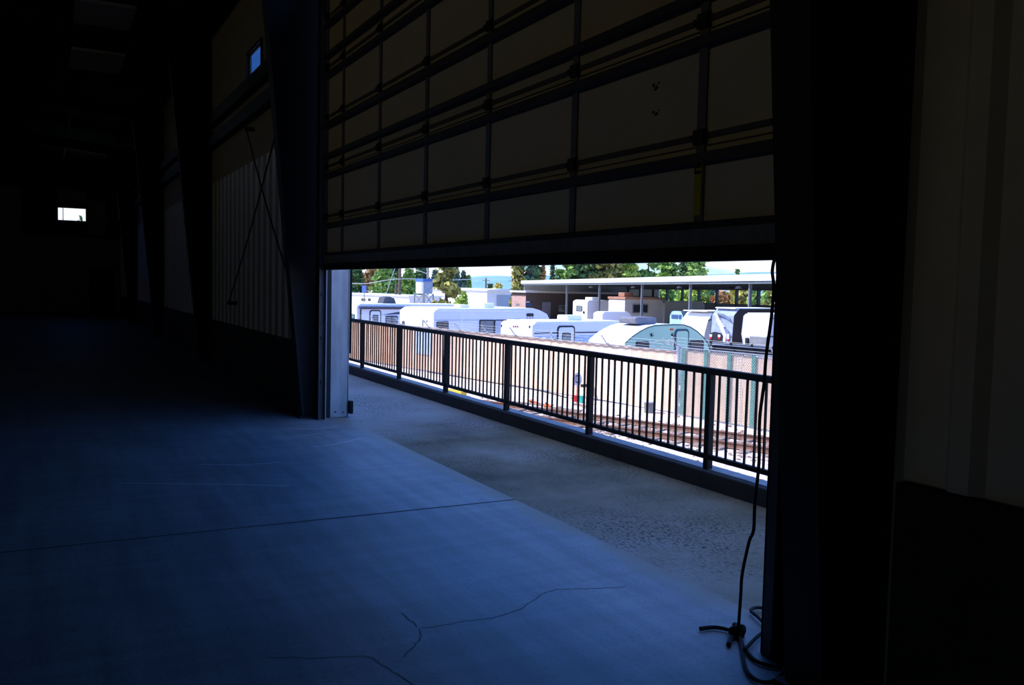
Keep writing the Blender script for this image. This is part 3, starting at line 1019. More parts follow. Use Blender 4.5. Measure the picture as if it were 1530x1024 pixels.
def end_window(fr, t, pxa, pya, pxb, pyb, glass, frame=trim_black, fw=.04, name='window', r=.06):
    x0, z1 = fr.end(pxa, pya)
    x1, z0 = fr.end(pxb, pyb)
    f = MB().prism(rounded(x0, x1, z0, z1, min(r, abs(x1 - x0) * .4, abs(z1 - z0) * .4)), 'y', -.03, 0).build(name, frame, t)
    MB().prism(rounded(x0 + fw, x1 - fw, z0 + fw, z1 - fw, min(r, abs(x1 - x0) * .2, abs(z1 - z0) * .2)), 'y', -.036, -.03).build('pane', glass, f)
    return f
def side_door(fr, t, pxa, pya, pxb, pyb, body, glass=win_grey, win=True):
    y0, z1 = fr.side(pxa, pya)
    y1, z0 = fr.side(pxb, pyb)
    z0 = .45
    w = y1 - y0
    f = MB().prism(rounded(y0, y1, z0, z1, .16), 'x', 0, .03).build('entry_door', trim_black if body is not teal else dark_teal, t)
    MB().prism(rounded(y0 + .07, y1 - .07, z0 + .07, z1 - .07, .12), 'x', .03, .04).build('door_leaf', body, f)
    if win:
        MB().prism(rounded(y0 + w * .25, y1 - w * .25, z1 - .95, z1 - .3, .06), 'x', .04, .05).build('door_window', trim_black, f)
        MB().prism(rounded(y0 + w * .25 + .04, y1 - w * .25 - .04, z1 - .91, z1 - .34, .05), 'x', .05, .055).build('door_pane', glass, f)
    return f
def wheels(t, ys, w, r=.36):
    for y in ys:
        for x in (-.16, -w + .16):
            o = MB().tube([(x - .11, y, r), (x + .11, y, r)], r, 20).build('wheel', tyre, t)
            MB().tube([(x - .115, y, r), (x + .115, y, r)], r * .55, 14).build('hub', metal_grey, o)
def trailer(name, label, cat, fr, W, L, H, side_m, end_m, zf=.5, prof=None, group=None, ends=True):
    t = thing(name, label, cat, fr.o, fr.rot, group)
    prof = prof or [(0, zf), (L, zf), (L, H - .25), (L - .3, H), (.18, H), (0, H - .12)]
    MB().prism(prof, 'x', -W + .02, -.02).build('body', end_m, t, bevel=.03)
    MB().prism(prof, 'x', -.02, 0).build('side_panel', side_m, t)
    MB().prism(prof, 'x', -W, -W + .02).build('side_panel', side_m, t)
    MB().box((-W + .08, .25, H - .02), (-.08, L - .35, H + .05)).build('roof', white_roof, t, bevel=.02)
    wheels(t, (L * .52, L * .52 + .85) if L > 4 else (L * .5,), W)
    return t
RVG = 'recreational vehicles stored behind the fence'

# far left grey-sided trailer with the awning
fr = Frame(533, 55)
H = fr.side(533, 455)[1]
L = 8.5
t = trailer('travel_trailer', 'white travel trailer with black framed door and awning at the far left', 'trailer', fr, 2.4, L, H, side_white, white_fg, group=RVG)
side_door(fr, t, 552, 463.5, 569, 485, side_white)
side_window(fr, t, 576, 472, 594, 486, win_grey, div=True)
y0, z0 = fr.side(536, 460)
y1, z1 = fr.side(612, 461)
MB().tube([(.12, y0, z0), (.12, min(y1, L - .3), z0)], .09, 10).build('awning', mat('dark_awning_roll', (.08, .085, .11), .7), t)
for yy in (y0 + .1, min(y1, L - .3) - .1):
    MB().beam((.10, yy, z0), (.05, yy, 1.0), .06, .06).build('awning_arm', trim_black, t)
y2, z2 = fr.side(570, 469.5)
y3, z3 = fr.side(598, 467)
MB().prism([(y2, z2 - .05), (y3, z3 - .12), (y3, z3 + .05), ((y2 + y3) / 2, z3 - .05)], 'x', 0, .01).build('stripe', mat('navy_stripe', (.06, .08, .13), .5), t)
ya, za = fr.side(580, 454)
yb, zb = fr.side(601, 454)
MB().prism([(ya, H), (yb, H), (yb - .15, H + .38), (yb - .5, H + .5), (ya + .15, H + .45)], 'x', -1.5, -.7).build('air_conditioner', mat('dark_ac_shroud', (.07, .08, .10), .6), t, bevel=.05)
end_window(fr, t, 523, 469, 530, 478, mat('teal_tint_glass', (.12, .24, .25), .1, spec=.6))

# class C motorhome
fr = Frame(648, 44)
Wd = -fr.end(597, 480)[0]
H = fr.side(650, 462.5)[1]
L = fr.side(783, 462)[0]
yn = fr.side(820, 476)[0]
yt = fr.side(803, 459)[0]
zn = fr.side(820, 476)[1]
prof = [(0, .45), (L + 1.6, .45), (L + 1.8, 1.15), (L + .6, 1.25), (yn, zn - .15), (yn + .02, zn), (yn - .15, zn + .25), (yt + .15, H - .02), (yt - .3, H + .08), (.25, H), (0, H - .15)]
t = trailer('motorhome', 'long white motorhome with a rounded overcab nose, pale blue in shade', 'motorhome', fr, Wd, L, H, side_white, white_fg, prof=prof, group=RVG)
side_window(fr, t, 652, 480.5, 669.8, 497, win_dark, div=True)
side_window(fr, t, 716, 478, 738, 502, win_grey, fw=.06)
side_window(fr, t, 738.5, 478, 757, 502, mat('pale_blind', (.5, .54, .62), .3), fw=.05)
side_window(fr, t, 767, 477, 778, 484, win_dark)
side_window(fr, t, 786.5, 468.5, 797, 473, win_dark)
for k, ch in enumerate('EAP'):
    y, z = fr.side(787.3 + k * 4.2, 475.4)
    letter(ch, .16, trim_black, t, (.006, y, z), (math.pi / 2, 0, math.pi / 2), 1.0, 'decal_letter')
y, z = fr.side(690, 470)
MB().box((0, y - .03, .5), (.012, y + .03, H - .2)).build('seam', white_fg, t)
for zz in (H - .62, H - .66):
    pass
MB().box((0, .05, H - .55), (.008, L - .05, H - .52)).build('moulding', mat('soft_grey_moulding', (.42, .46, .56), .5), t)
MB().box((0, .05, H - .1), (.03, L, H - .02)).build('gutter', white_fg, t)
x0, z0 = fr.end(632, 478)
MB().box((x0 - .03, -.01, z0 - .7), (x0 + .03, 0, z0)).build('light_strip', trim_black, t)
x0, z0 = fr.end(603, 483)
MB().tube([(x0, -.03, z0), (x0, 0, z0)], .13, 14).build('tail_light', mat('smoked_lens', (.10, .09, .12), .3), t)
for px in (634, 638):
    x0, z0 = fr.end(px, 480)
    MB().box((x0 - .03, -.02, z0 - .05), (x0 + .03, 0, z0 + .05)).build('marker_light', trim_black, t)
yv = fr.side(704, 455)[0]
MB().box((-1.6, yv, H + .0), (-1.0, yv + .6, H + .22)).build('roof_vent', white_roof, t, bevel=.03)
yv = fr.side(735, 450)[0]
MB().box((-1.4, yv, H), (-.7, yv + .7, H + .32)).build('air_conditioner', white_fg, t, bevel=.05)

# white box trailer with marker lights in front of it
fr = Frame(796, 37)
Wd = -fr.end(748, 490)[0]
H = fr.side(797, 482.5)[1]
L = 5.5
t = trailer('travel_trailer', 'white travel trailer with red marker lights, between the motorhome and the teal camper', 'trailer', fr, Wd, L, H, side_white, white_fg, group=RVG)
side_door(fr, t, 832.5, 487, 858, 512, side_white)
for px in (767.5, 770.5, 773.5):
    x0, z0 = fr.end(px, 488)
    MB().box((x0 - .035, -.02, z0 - .03), (x0 + .035, 0, z0 + .03)).build('marker_light', red_m, t)
for px, py in ((749.5, 487), (791.5, 488.5)):
    x0, z0 = fr.end(px, py)
    MB().box((x0 - .03, -.02, z0 - .05), (x0 + .03, 0, z0 + .05)).build('corner_light', trim_black, t)
y, z = fr.side(824, 490)
MB().box((0, y - .025, .5), (.012, y + .025, H - .1)).build('seam', white_fg, t)
z = fr.side(870, 497)[1]
MB().box((0, .1, z - .03), (.008, L - .1, z + .03)).build('stripe', MATS['navy_stripe'], t)
MB().box((0, .1, z - .4), (.008, L - .1, z - .12)).build('stripe', mat('pale_blue_stripe', (.42, .56, .80), .5), t)
MB().box((-1.5, 2.6, H), (-.8, 3.5, H + .28)).build('air_conditioner', white_fg, t, bevel=.05)

# teal retro camper
fr = Frame(934, 30)
arc = [fr.side(*q) for q in ((934, 513), (945, 503), (957, 495), (968, 489.5), (978, 486.8), (992, 485.8), (1008, 485.3), (1022, 485.6), (1032, 489), (1042, 495.5), (1051, 504), (1058, 514), (1062, 527))]
Lt = arc[-1][0]
prof = [(.55, .45), (arc[0][0] - .0, .8)] + arc + [(Lt + .05, .9), (Lt - .1, .45)]
Wd = -fr.end(897, 500)[0] * .8
t = thing('retro_camper', 'teal and white rounded retro camper trailer above the corner of the fences', 'trailer', fr.o, fr.rot, RVG)
MB().prism(prof, 'x', -1.8, -.03).build('shell', white_fg, t)
MB().prism(prof, 'x', -.03, 0).build('side_panel', teal, t)
MB().prism(prof, 'x', -1.83, -1.8).build('side_panel', teal, t)
rim = MB()
rim.tube([(0.0, y, z) for y, z in arc], .022, 6)
rim.build('edge_trim', dark_teal, t)
side_door(fr, t, 1008, 492, 1028, 524, teal, win=False)
side_window(fr, t, 1030, 509, 1050, 535, win_dark, fw=.04)
side_window(fr, t, 950, 510.5, 969, 524, win_dark, fw=.04)
for px, py in ((973.5, 500.5), (1004.5, 500.5)):
    y, z = fr.side(px, py)
    o = MB().tube([(0, y, z), (.05, y, z)], .055, 14).build('porch_light', trim_black, t)
    MB().tube([(.05, y, z + .012), (.055, y, z + .012)], .025, 10).build('lens', white_fg, o)
y, z = fr.side(1003.5, 492.5)
MB().tube([(0, y - .05, z), (.008, y - .05, z)], .045, 10).tube([(0, y + .045, z), (.008, y + .045, z)], .045, 10).build('badge', orange_m, t)
zr = max(q[1] for q in arc)
ya = fr.side(951, 484)[0]
yb = fr.side(992, 484)[0]
MB().prism(rounded(ya + .55, yb + .25, zr + .0, zr + .24, .08), 'x', -1.4, -.6).build('air_conditioner', mat('grey_ac_shroud', (.20, .20, .24), .6), t)
wheels(t, (Lt * .55,), 1.8)
MB().beam((-1.1, .6, .5), (-1.1, -.9, .5), .12, .1).build('hitch', trim_black, t)

# white capped trailer right of the teal camper
fr = Frame(1053, 52)
H = fr.side(1053, 466)[1]
prof = [(.35, .5), (5.0, .5), (5.0, H), (1.2, H), (.7, H - .1), (.3, H - .5), (.05, H - 1.2), (0, 1.2)]
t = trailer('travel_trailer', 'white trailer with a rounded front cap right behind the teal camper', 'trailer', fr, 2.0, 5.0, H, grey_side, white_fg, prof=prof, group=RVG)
y0, z0 = fr.side(1055, 477)
MB().beam((.01, .3, z0 - .1), (.01, 1.4, z0 + .18), .012, .05).build('stripe', trim_black, t)
# grey trailer with swirl graphics
fr = Frame(1095, 45)
H = fr.end(1080, 461)[1]
prof = [(.2, .5), (4.0, .5), (4.0, H), (.5, H), (.1, H - .35), (0, 1.3)]
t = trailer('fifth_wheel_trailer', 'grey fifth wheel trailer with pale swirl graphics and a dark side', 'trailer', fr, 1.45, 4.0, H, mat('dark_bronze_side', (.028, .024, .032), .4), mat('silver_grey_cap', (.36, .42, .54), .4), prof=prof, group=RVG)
sw = mat('white_swirl_graphic', (.86, .82, .80), .4)
sg = mat('slate_swirl_graphic', (.20, .25, .36), .4)
def endpoly(pts, m, name, off):
    mb = MB()
    q = [fr.end(*p) for p in pts]
    mb.prism(q, 'y', -off, 0.06)
    return mb.build(name, m, t)
endpoly([(1070, 470), (1072, 468), (1076, 478), (1083, 489), (1078, 490), (1073, 484)], sw, 'swirl', .05)
endpoly([(1072, 468), (1080, 469), (1090, 476), (1093, 481), (1084, 474), (1074, 470)], sg, 'swirl', .055)
endpoly([(1081, 489), (1088, 495), (1093, 503), (1090, 503), (1086, 498)], sg, 'swirl', .05)
endpoly([(1062, 498), (1068, 496), (1077, 498), (1082, 506), (1080, 512), (1062, 511)], trim_black, 'front_opening', .045)
endpoly([(1076, 489), (1082, 490), (1086, 500), (1084, 511), (1081, 511), (1082, 501)], sw, 'swirl', .06)
for px, py in ((1063.5, 501.5), (1076, 502), (1089, 501), (1089, 505)):
    x0, z0 = fr.end(px, py)
    MB().box((x0 - .07, -.09, z0 - .06), (x0 + .07, -.03, z0 + .06)).build('lamp', white_fg, t)
    MB().box((x0 - .06, -.085, z0 - .17), (x0 + .06, -.03, z0 - .07)).build('lamp', red_m, t)
# white upright trailer
fr = Frame(1150, 38)
H = fr.end(1130, 470)[1]
zl = fr.end(1110, 500)[1]
W_ = -fr.end(1108, 490)[0]
prof = [(.45, .55), (5, .55), (5, H), (.25, H), (.1, H - .1), (0, zl)]
t = trailer('travel_trailer', 'white upright trailer with a dark side window at the right jamb', 'trailer', fr, W_, 5, H, grey_side, white_fg, prof=prof, group=RVG)
side_window(fr, t, 1157, 485.5, 1171, 498, win_dark)
z = fr.side(1160, 503)[1]
MB().box((0, .1, z - .03), (.01, 4.9, z + .03)).build('stripe', MATS['navy_stripe'], t)
z = fr.side(1160, 476)[1]
MB().box((0, .1, z - .02), (.01, 4.9, z + .02)).build('stripe', MATS['navy_stripe'], t)
x0, z0 = fr.end(1133, 511)
MB().box((x0 - .45, -.05, z0 - .3), (x0 + .45, .5, z0 + .25)).build('battery_box', metal_grey, t, bevel=.04)
x0, z0 = fr.end(1116, 512)
MB().box((x0 - .06, -.06, z0 - .5), (x0 + .06, .2, z0 + .2)).build('jack', trim_black, t)
# low black flatbed in front
p0 = at_d(1066, 515, 28.2)
p1 = at_d(1200, 515, 26)
ang = math.atan2(p1.y - p0.y, p1.x - p0.x)
Lf = (p1 - p0).length
t = thing('flatbed_trailer', 'low black flatbed trailer in front of the swirl and upright trailers', 'trailer', (p0.x, p0.y, GZ), ang)
zb = at_d(1100, 513, 28).z - GZ
MB().box((0, -.1, zb - .32), (Lf, 1.3, zb - .08)).build('deck', trim_black, t)
for k in range(5):
    MB().box((k * Lf / 4.2, -.22, zb - .1), (k * Lf / 4.2 + .06, -.16, zb + .05)).build('stake_pocket', trim_black, t)
MB().tube([(0, -.19, zb), (Lf, -.19, zb)], .018, 6).build('side_rail', metal_grey, t)
for x in (.8, 1.7, 2.6):
    o = MB().tube([(x, -.1, .45), (x, .15, .45)], .45, 18).build('wheel', tyre, t)
    MB().tube([(x, -.12, .45), (x, .16, .45)], .22, 12).build('hub', metal_grey, o)

# smaller things further back, between RVs and canopy
fr = Frame(877, 78)
Wd = -fr.end(856, 460)[0]
H = fr.end(866, 449)[1]
t = trailer('fifth_wheel_trailer', 'small white trailer with a dark end window, below the canopy beside the beige trailer', 'trailer', fr, Wd, 4.0, H, side_white, white_fg, group=RVG)
end_window(fr, t, 861, 457, 870, 465.5, win_grey)
x0, z0 = fr.end(872.5, 467)
MB().tube([(x0, -.04, z0), (x0, 0, z0)], .12, 10).build('utility_port', trim_black, t)
MB().box((-1.2, .8, H), (-.3, 1.8, H + .3)).build('air_conditioner', white_fg, t, bevel=.05)
fr = Frame(909, 88)
t = trailer('cargo_trailer', 'pale blue box trailer left of the beige trailer', 'trailer', fr, 2.3, 4, fr.end(900, 450)[1], mat('pale_blue_panel', (.50, .68, .84), .4), MATS['pale_blue_panel'], group=RVG)
fr = Frame(900, 66)
H = fr.end(895, 466.5)[1]
t = trailer('cargo_trailer', 'low white van roof in front of the pale blue box trailer', 'van', fr, 1.0, 3, H, side_white, white_fg, group=RVG)
fr = Frame(933, 70)
Wd = -fr.end(909, 460)[0]
H = fr.side(934, 447)[1]
L = fr.side(991, 450)[0]
t = trailer('house_trailer', 'beige trailer with a tan roof edge and dark window under the canopy', 'trailer', fr, Wd, L, H, beige_side, mat('warm_white_end', (.80, .77, .73), .5), group=RVG)
tan_roof = mat('tan_roof_edge', (.45, .22, .14), .7)
MB().box((-Wd - .05, -.05, H - .02), (.05, L, H + .16)).build('roof_edge', tan_roof, t)
side_window(fr, t, 945, 454, 968, 468.5, win_dark, metal_grey, .1)
yv = fr.side(935, 440)[0]
MB().box((-1.6, .8, H + .16), (-.9, 1.8, H + .5)).build('roof_vent', tan_roof, t, bevel=.05)
fr = Frame(993, 74)
t = trailer('house_trailer', 'plain beige trailer right of the tan roofed one', 'trailer', fr, 2.3, 5, fr.side(995, 451)[1], beige_side, beige_side, group=RVG)
fr = Frame(1020, 64)
H = fr.end(1012, 465)[1]
t = thing('van', 'pale blue van with a wide windscreen beside the beige trailers', 'van', fr.o, fr.rot)
Wd = -fr.end(1001, 470)[0]
zb = fr.end(1012, 470)[1]
MB().prism([(-Wd, .4), (0, .4), (0, H - .35), (-.18, H - .05), (-.4, H), (-Wd + .4, H), (-Wd + .18, H - .05), (-Wd, H - .35)], 'y', 0, 3.4).build('body', mat('sky_blue_paint', (.42, .62, .82), .3), t)
x0, z1 = fr.end(1002.5, 470)
x1, z0 = fr.end(1019, 475)
mb = MB()
xm = x0 + (x1 - x0) * .68
mb.box((x0 + .08, -.03, z0 - .1), (xm - .04, 0, z1)).box((xm + .04, -.03, z0 - .1), (x1 - .05, 0, z1))
mb.build('windscreen', mat('blue_windscreen', (.05, .11, .26), .1, spec=.6), t)
wheels(t, (.7, 2.7), Wd)

# ---------------------------------------------------------------- storage canopy
ca, cb = at_d(783, 430, 105), at_d(1165, 430, 48)
cdv = Vector((ca.x - cb.x, ca.y - cb.y, 0))
CL = cdv.length
cang = math.atan2(cdv.y, cdv.x)
cdir = cdv.normalized()
cback = Vector((cdir.y, -cdir.x, 0))      # away from the doorway
if cback.y < 0:
    cback = -cback
TZ = 2.66
can = thing('storage_canopy', 'long open storage canopy with a white roof edge behind the parked trailers', 'canopy', (cb.x, cb.y, GZ), cang)
can.rotation_euler = (0, .0045, cang)
sgn = 1 if Vector((-math.sin(cang), math.cos(cang), 0)).dot(cback) > 0 else -1
def cl(u, w, z):     # canopy local: u from right end to left end, w toward the back
    return (u, sgn * w, z - GZ)
def cbox(mb, u0, u1, w0, w1, z0, z1):
    a, b_ = cl(u0, w0, z0), cl(u1, w1, z1)
    return mb.box(tuple(min(p, q) for p, q in zip(a, b_)), tuple(max(p, q) for p, q in zip(a, b_)))
DEP = 13
U0 = -30
mb = MB()
pr = [(sgn * -.3, TZ - GZ), (sgn * -.3, TZ - GZ - .05), (sgn * DEP, TZ - GZ - .05), (sgn * DEP, TZ - GZ + .0)]
cbox(mb, U0, CL, -.3, DEP, TZ - .06, TZ)
mb.build('roof', roof_white, can)
mb = MB()
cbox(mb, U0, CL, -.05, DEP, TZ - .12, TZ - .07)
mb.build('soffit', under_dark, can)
mb = MB()
cbox(mb, CL - .1, CL, 0, DEP, 1.35, TZ - .34)
mb.build('end_panel', panel_green, can)
mb = MB()
cbox(mb, CL - .14, CL - .1, 0, DEP, 1.2, 1.4)
mb.build('end_girt', under_dark, can)
mb = MB()
cbox(mb, U0, CL, -.36, -.3, TZ - .34, TZ + .02)
cbox(mb, CL, CL + .06, -.36, DEP, TZ - .34, TZ + .02)
mb.build('fascia', roof_white, can)
mb = MB()
cbox(mb, U0, CL, -.25, -.05, TZ - .50, TZ - .34)
mb.build('eave_beam', mat('slate_eave_beam', (.20, .25, .27), .5), can)
def cu_at(px):
    d = ray(px, 440)
    nn = cback
    k = (cb - CAMP).dot(nn) / d.dot(nn)
    p = CAMP + d * k - cb
    return Vector((p.x, p.y, 0)).dot(cdir)
for px in (846, 894.5, 958, 1030, 1119):
    u = cu_at(px)
    mb = MB()
    cbox(mb, u - .08, u + .08, 0, .16, GZ, TZ - .34)
    mb.build('post', mat('slate_post', (.16, .18, .21), .5), can)
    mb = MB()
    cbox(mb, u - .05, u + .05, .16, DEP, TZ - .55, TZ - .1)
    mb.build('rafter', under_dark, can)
for u in [U0 + 4 * k for k in range(30)]:
    if -12 < u < CL:
        mb = MB()
        cbox(mb, u - .1, u + .1, DEP - .25, DEP, GZ, TZ - .06)
        mb.build('back_post', under_dark, can)
def cu_back(px):
    d = ray(px, 440)
    q = cb + cback * DEP
    k = (q - CAMP).dot(cback) / d.dot(cback)
    p = CAMP + d * k - cb
    return Vector((p.x, p.y, 0)).dot(cdir)
mb = MB()
ub = cu_back(985)
cbox(mb, ub, CL, DEP - .05, DEP + .05, GZ + 2.6, TZ - .06)
mb.build('back_panel', panel_green, can)
mb = MB()
cbox(mb, ub, CL, DEP - .2, DEP - .06, .95, 1.15)
mb.build('back_girt', under_dark, can)
mb = MB()
cbox(mb, -14, ub, DEP - .2, DEP - .05, GZ, .72)
mb.build('low_wall', mat('dark_low_wall', (.14, .15, .17), .8), can)
mb = MB()
cbox(mb, -20, CL, DEP - .22, DEP - .02, 1.95, TZ - .1)
mb.build('back_beam', under_dark, can)
for px in (875, 937, 1005, 1092):
    u = cu_at(px)
    p = cl(u, .5, TZ - .62)
    o = MB().tube([(p[0], p[1], p[2] - .15), p], .22, 10, .1).build('lamp', mat('grey_lamp_shade', (.45, .45, .47), .5), can)

# brick building under its left end
fr = Frame(785, 98)
Wd = -fr.end(765, 450)[0]
H = fr.side(786, 437.5)[1]
L = fr.side(925, 440)[0]
t = thing('brick_building', 'low brick building with a grey door under the left end of the canopy', 'building', fr.o, fr.rot)
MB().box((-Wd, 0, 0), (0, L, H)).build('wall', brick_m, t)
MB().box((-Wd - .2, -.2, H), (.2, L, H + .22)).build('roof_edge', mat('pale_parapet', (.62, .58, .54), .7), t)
MB().box((-Wd, -.03, .0), (0, 0, H - .4)).build('end_wall', mat('sunlit_pink_brick', (.52, .33, .27), .9, 0, .1, 3), t)  # paler pink copy of the brick paints sunlight on this end
y0, z1 = fr.side(810, 451.5)
y1, z0 = fr.side(822, 474)
MB().box((0, y0, 0), (.05, y1, z1)).build('door', mat('grey_lilac_door', (.24, .23, .28), .6), t)
y0, z1 = fr.side(835, 456)
y1, z0 = fr.side(844, 466)
f = MB().box((0, y0, z0), (.06, y1, z1)).build('window', metal_grey, t)
MB().box((.06, y0 + .1, z0 + .1), (.07, y1 - .1, z1 - .1)).build('pane', win_dark, f)
y0, z1 = fr.side(783.5, 450)
y1, z0 = fr.side(791, 452.8)
MB().box((0, y0 + .1, z0), (.05, y1, z1)).build('sign', mat('pale_sign', (.42, .47, .56), .6), t)
y0, z1 = fr.side(784, 454)
y1, z0 = fr.side(794, 458)
MB().box((0, y0 + .1, z0), (.05, y1, z1)).build('sign', mat('blue_sign', (.05, .10, .26), .6), t)
x0, z1 = fr.end(771, 453.5)
x1, z0 = fr.end(776, 456.5)
MB().box((x0, -.08, z0), (x1, -.03, z1)).build('window', metal_grey, t)

# white warehouse far behind
fr = Frame(727, 112)
Wd = -fr.end(634, 450)[0]
H = fr.side(727.5, 434.5)[1]
L = fr.side(768, 440)[0]
t = thing('warehouse', 'long white metal warehouse with shade painted on its end, beyond the motorhome', 'building', fr.o, fr.rot)
MB().box((-Wd, 0, 0), (0, L, H)).build('wall', mat('white_warehouse_wall', (.78, .77, .74), .7, 0, .03, .5), t)
MB().prism([(-.25, H), (L + .25, H), (L + .25, H + .12), (L * .5, H + .28), (-.25, H + .12)], 'x', -Wd, .35).build('roof', roof_white, t)
MB().box((-.0, 1.5, 0), (.03, L - .5, H - .5)).build('end_shade_panel', mat('end_shade_grey', (.36, .42, .46), .7, 0, .04, .4), t)  # blue-grey panel paints the shade on this end
MB().box((0.03, L * .35, .5), (.05, L * .8, .9)).build('vent_band', trim_black, t)
# low white shed at far left
fr = Frame(611, 92)
Wd = -fr.end(512, 444)[0]
H = fr.end(560, 441)[1]
t = thing('low_shed', 'long low white shed behind the awning trailer at far left', 'building', fr.o, fr.rot)
MB().box((-Wd, 0, 0), (0, 4, H)).build('wall', mat('white_shed_wall', (.80, .78, .74), .8, 0, .04, .5), t)
MB().box((-Wd - .2, -.2, H), (.2, 4.2, H + .12)).build('roof', roof_white, t)
for (a, b_) in ((540, 546), (550, 554), (572, 580)):
    x0, z1 = fr.end(a, 446)
    x1, z0 = fr.end(b_, 450)
    MB().box((x0, -.03, z0), (x1, .02, z1)).build('opening', mat('dark_opening', (.06, .07, .08), .8), t)
# white tower with a blue top
p = at_d(634, 450, 82)
t = thing('hopper_tower', 'white hopper tower with a blue top on lattice legs', 'tower', (p.x, p.y, GZ), ang1)
zt = at_d(632, 421, 82).z - GZ
zm = at_d(632, 439, 82).z - GZ
MB().box((-.75, -.5, zm), (.25, .5, zt)).build('tank', white_fg, t, bevel=.03)
MB().box((.25, -.5, zm), (.6, .5, zt)).build('ladder_side', mat('grey_blue_side', (.35, .42, .52), .6), t)
MB().box((-.8, -.55, zt), (.6, .55, zt + .28)).build('top_cap', mat('blue_cap', (.08, .18, .45), .5), t)
for x in (-.85, .65):
    for y in (-.55, .55):
        MB().beam((x, y, 0), (x, y, zm), .09, .09).build('leg', metal_grey, t)
for y in (-.55, .55):
    MB().beam((-.85, y, zm - 1.1), (.65, y, zm), .06, .06).beam((.65, y, zm - 1.1), (-.85, y, zm), .06, .06).beam((-.85, y, zm - 1.1), (.65, y, zm - 1.1), .06, .06).build('cross_brace', metal_grey, t)
# red machine and blue sign board
p = at_d(767, 470, 80)
t = thing('red_machine', 'small red machine beyond the motorhome roof, beside the brick building', 'machine', (p.x, p.y, GZ), ang1)
za, zb = at_d(767, 470, 80).z - GZ, at_d(767, 459.5, 80).z - GZ
MB().box((-.28, -.2, .2), (.22, .3, zb - .35)).build('body', mat('faded_red', (.50, .10, .11), .6), t, bevel=.04)
MB().box((-.2, -.22, zb - .35), (.25, .25, zb)).build('cab', MATS['faded_red'], t, bevel=.04)
MB().box((-.16, -.24, zb - .3), (.18, -.22, zb - .12)).build('window', trim_black, t)
p = at_d(544, 450, 95)
t = thing('sign_board', 'blue sign board standing before the dark trees at far left', 'sign', (p.x, p.y, GZ), ang1)
za, zb = at_d(544, 437, 95).z - GZ, at_d(544, 427, 95).z - GZ
MB().box((-.42, -.04, za), (.42, .04, zb)).build('board', mat('blue_board', (.05, .12, .40), .6), t)
MB().box((-.05, -.03, 0), (.05, .03, za)).build('post', metal_grey, t)

# ---------------------------------------------------------------- utility poles and wires
def pole(px, d, ztop, r, label, arm=False, m=wood_pole):
    p = at_d(px, 450, d)
    t = thing('utility_pole', label, 'utility pole', (p.x, p.y, GZ), ang1, 'utility poles')
    MB().tube([(0, 0, 0), (0, 0, ztop)], r, 8, r * .75).build('pole', m, t)
    if arm:
        MB().beam((-1.1, 0, ztop - .5), (1.1, 0, ztop - .5), .12, .12).build('cross_arm', m, t)
    return t
pole(596.8, 95, 11, .17, 'tall brown utility pole behind the awning trailer', True)
pole(591.5, 97, at_d(591.5, 424, 97).z - GZ, .17, 'shorter brown pole left of the tall brown utility pole')
pole(638.5, 95, at_d(638.5, 398, 95).z - GZ + .5, .15, 'grey pole right of the white hopper tower', False, metal_grey)
pole(765.3 - .3, 160, at_d(725.5, 415, 160).z - GZ, .18, 'distant pole seen over the canopy end', True)
pole(725.5, 160, at_d(725.5, 415, 160).z - GZ, .18, 'distant thin pole with a cross arm over the white warehouse', True)
def wire(pts, label):
    P = [at_d(*p) for p in pts]
    o = MB().tube(smooth_path(P, 8), .03, 4).build('power_line', mat('pale_wire', (.62, .62, .6), .5), loc=tuple(P[0]))
    tag(o, label, 'power line', 'overhead lines')
wire([(500, 421, 92), (545, 424, 92), (597, 417, 94), (690, 418, 110), (760, 414, 150)], 'pale overhead line running past the pole tops')
wire([(597, 398, 95), (620, 403, 94), (638, 409, 94)], 'short overhead line between the brown pole and the grey pole')
wire([(577, 440, 92), (584, 418, 93), (592, 396, 95)], 'slanting guy line left of the tall brown pole')

# ---------------------------------------------------------------- trees
def leaf_mat(name, c1, c2):
    return mat(name, c1, .8, 0, 0, .9, col2=c2, spec=.15)
_lm0 = leaf_mat
def leaf_mat(name, c1, c2):
    return _lm0(name, (min(.6, c1[0] * 2.5), min(.6, c1[1] * 2.1), c1[2] * 1.6), (c2[0] * 2.3, c2[1] * 2.0, c2[2] * 1.5))
LM = {'dark': leaf_mat('dark_green_needles', (.055, .11, .05), (.025, .055, .03)),
      'green': leaf_mat('mid_green_leaves', (.12, .22, .07), (.06, .12, .04)),
      'olive': leaf_mat('olive_needles', (.17, .19, .07), (.09, .10, .04)),
      'light': leaf_mat('light_green_leaves', (.20, .32, .08), (.12, .20, .05)),
      'blue': leaf_mat('blue_green_needles', (.07, .13, .11), (.04, .08, .08)),
      'brown': leaf_mat('brownish_needles', (.22, .16, .08), (.12, .09, .05)),
      'red': leaf_mat('autumn_red_leaves', (.24, .15, .09), (.15, .11, .06)),
      'gold': leaf_mat('golden_leaves', (.36, .26, .08), (.20, .17, .06))}
def leaf(mb, c, s):
    a = Vector((random.gauss(0, 1), random.gauss(0, 1), random.gauss(0, 1))).normalized()
    b_ = a.orthogonal().normalized()
    q = Matrix.Rotation(random.uniform(0, 6.28), 3, a)
    b_ = q @ b_
    w = a.cross(b_)
    i = len(mb.v)
    mb.v += [tuple(c + b_ * s), tuple(c + w * s * .6), tuple(c - b_ * s), tuple(c - w * s * .6)]
    mb.f.append((i, i + 1, i + 2, i + 3))
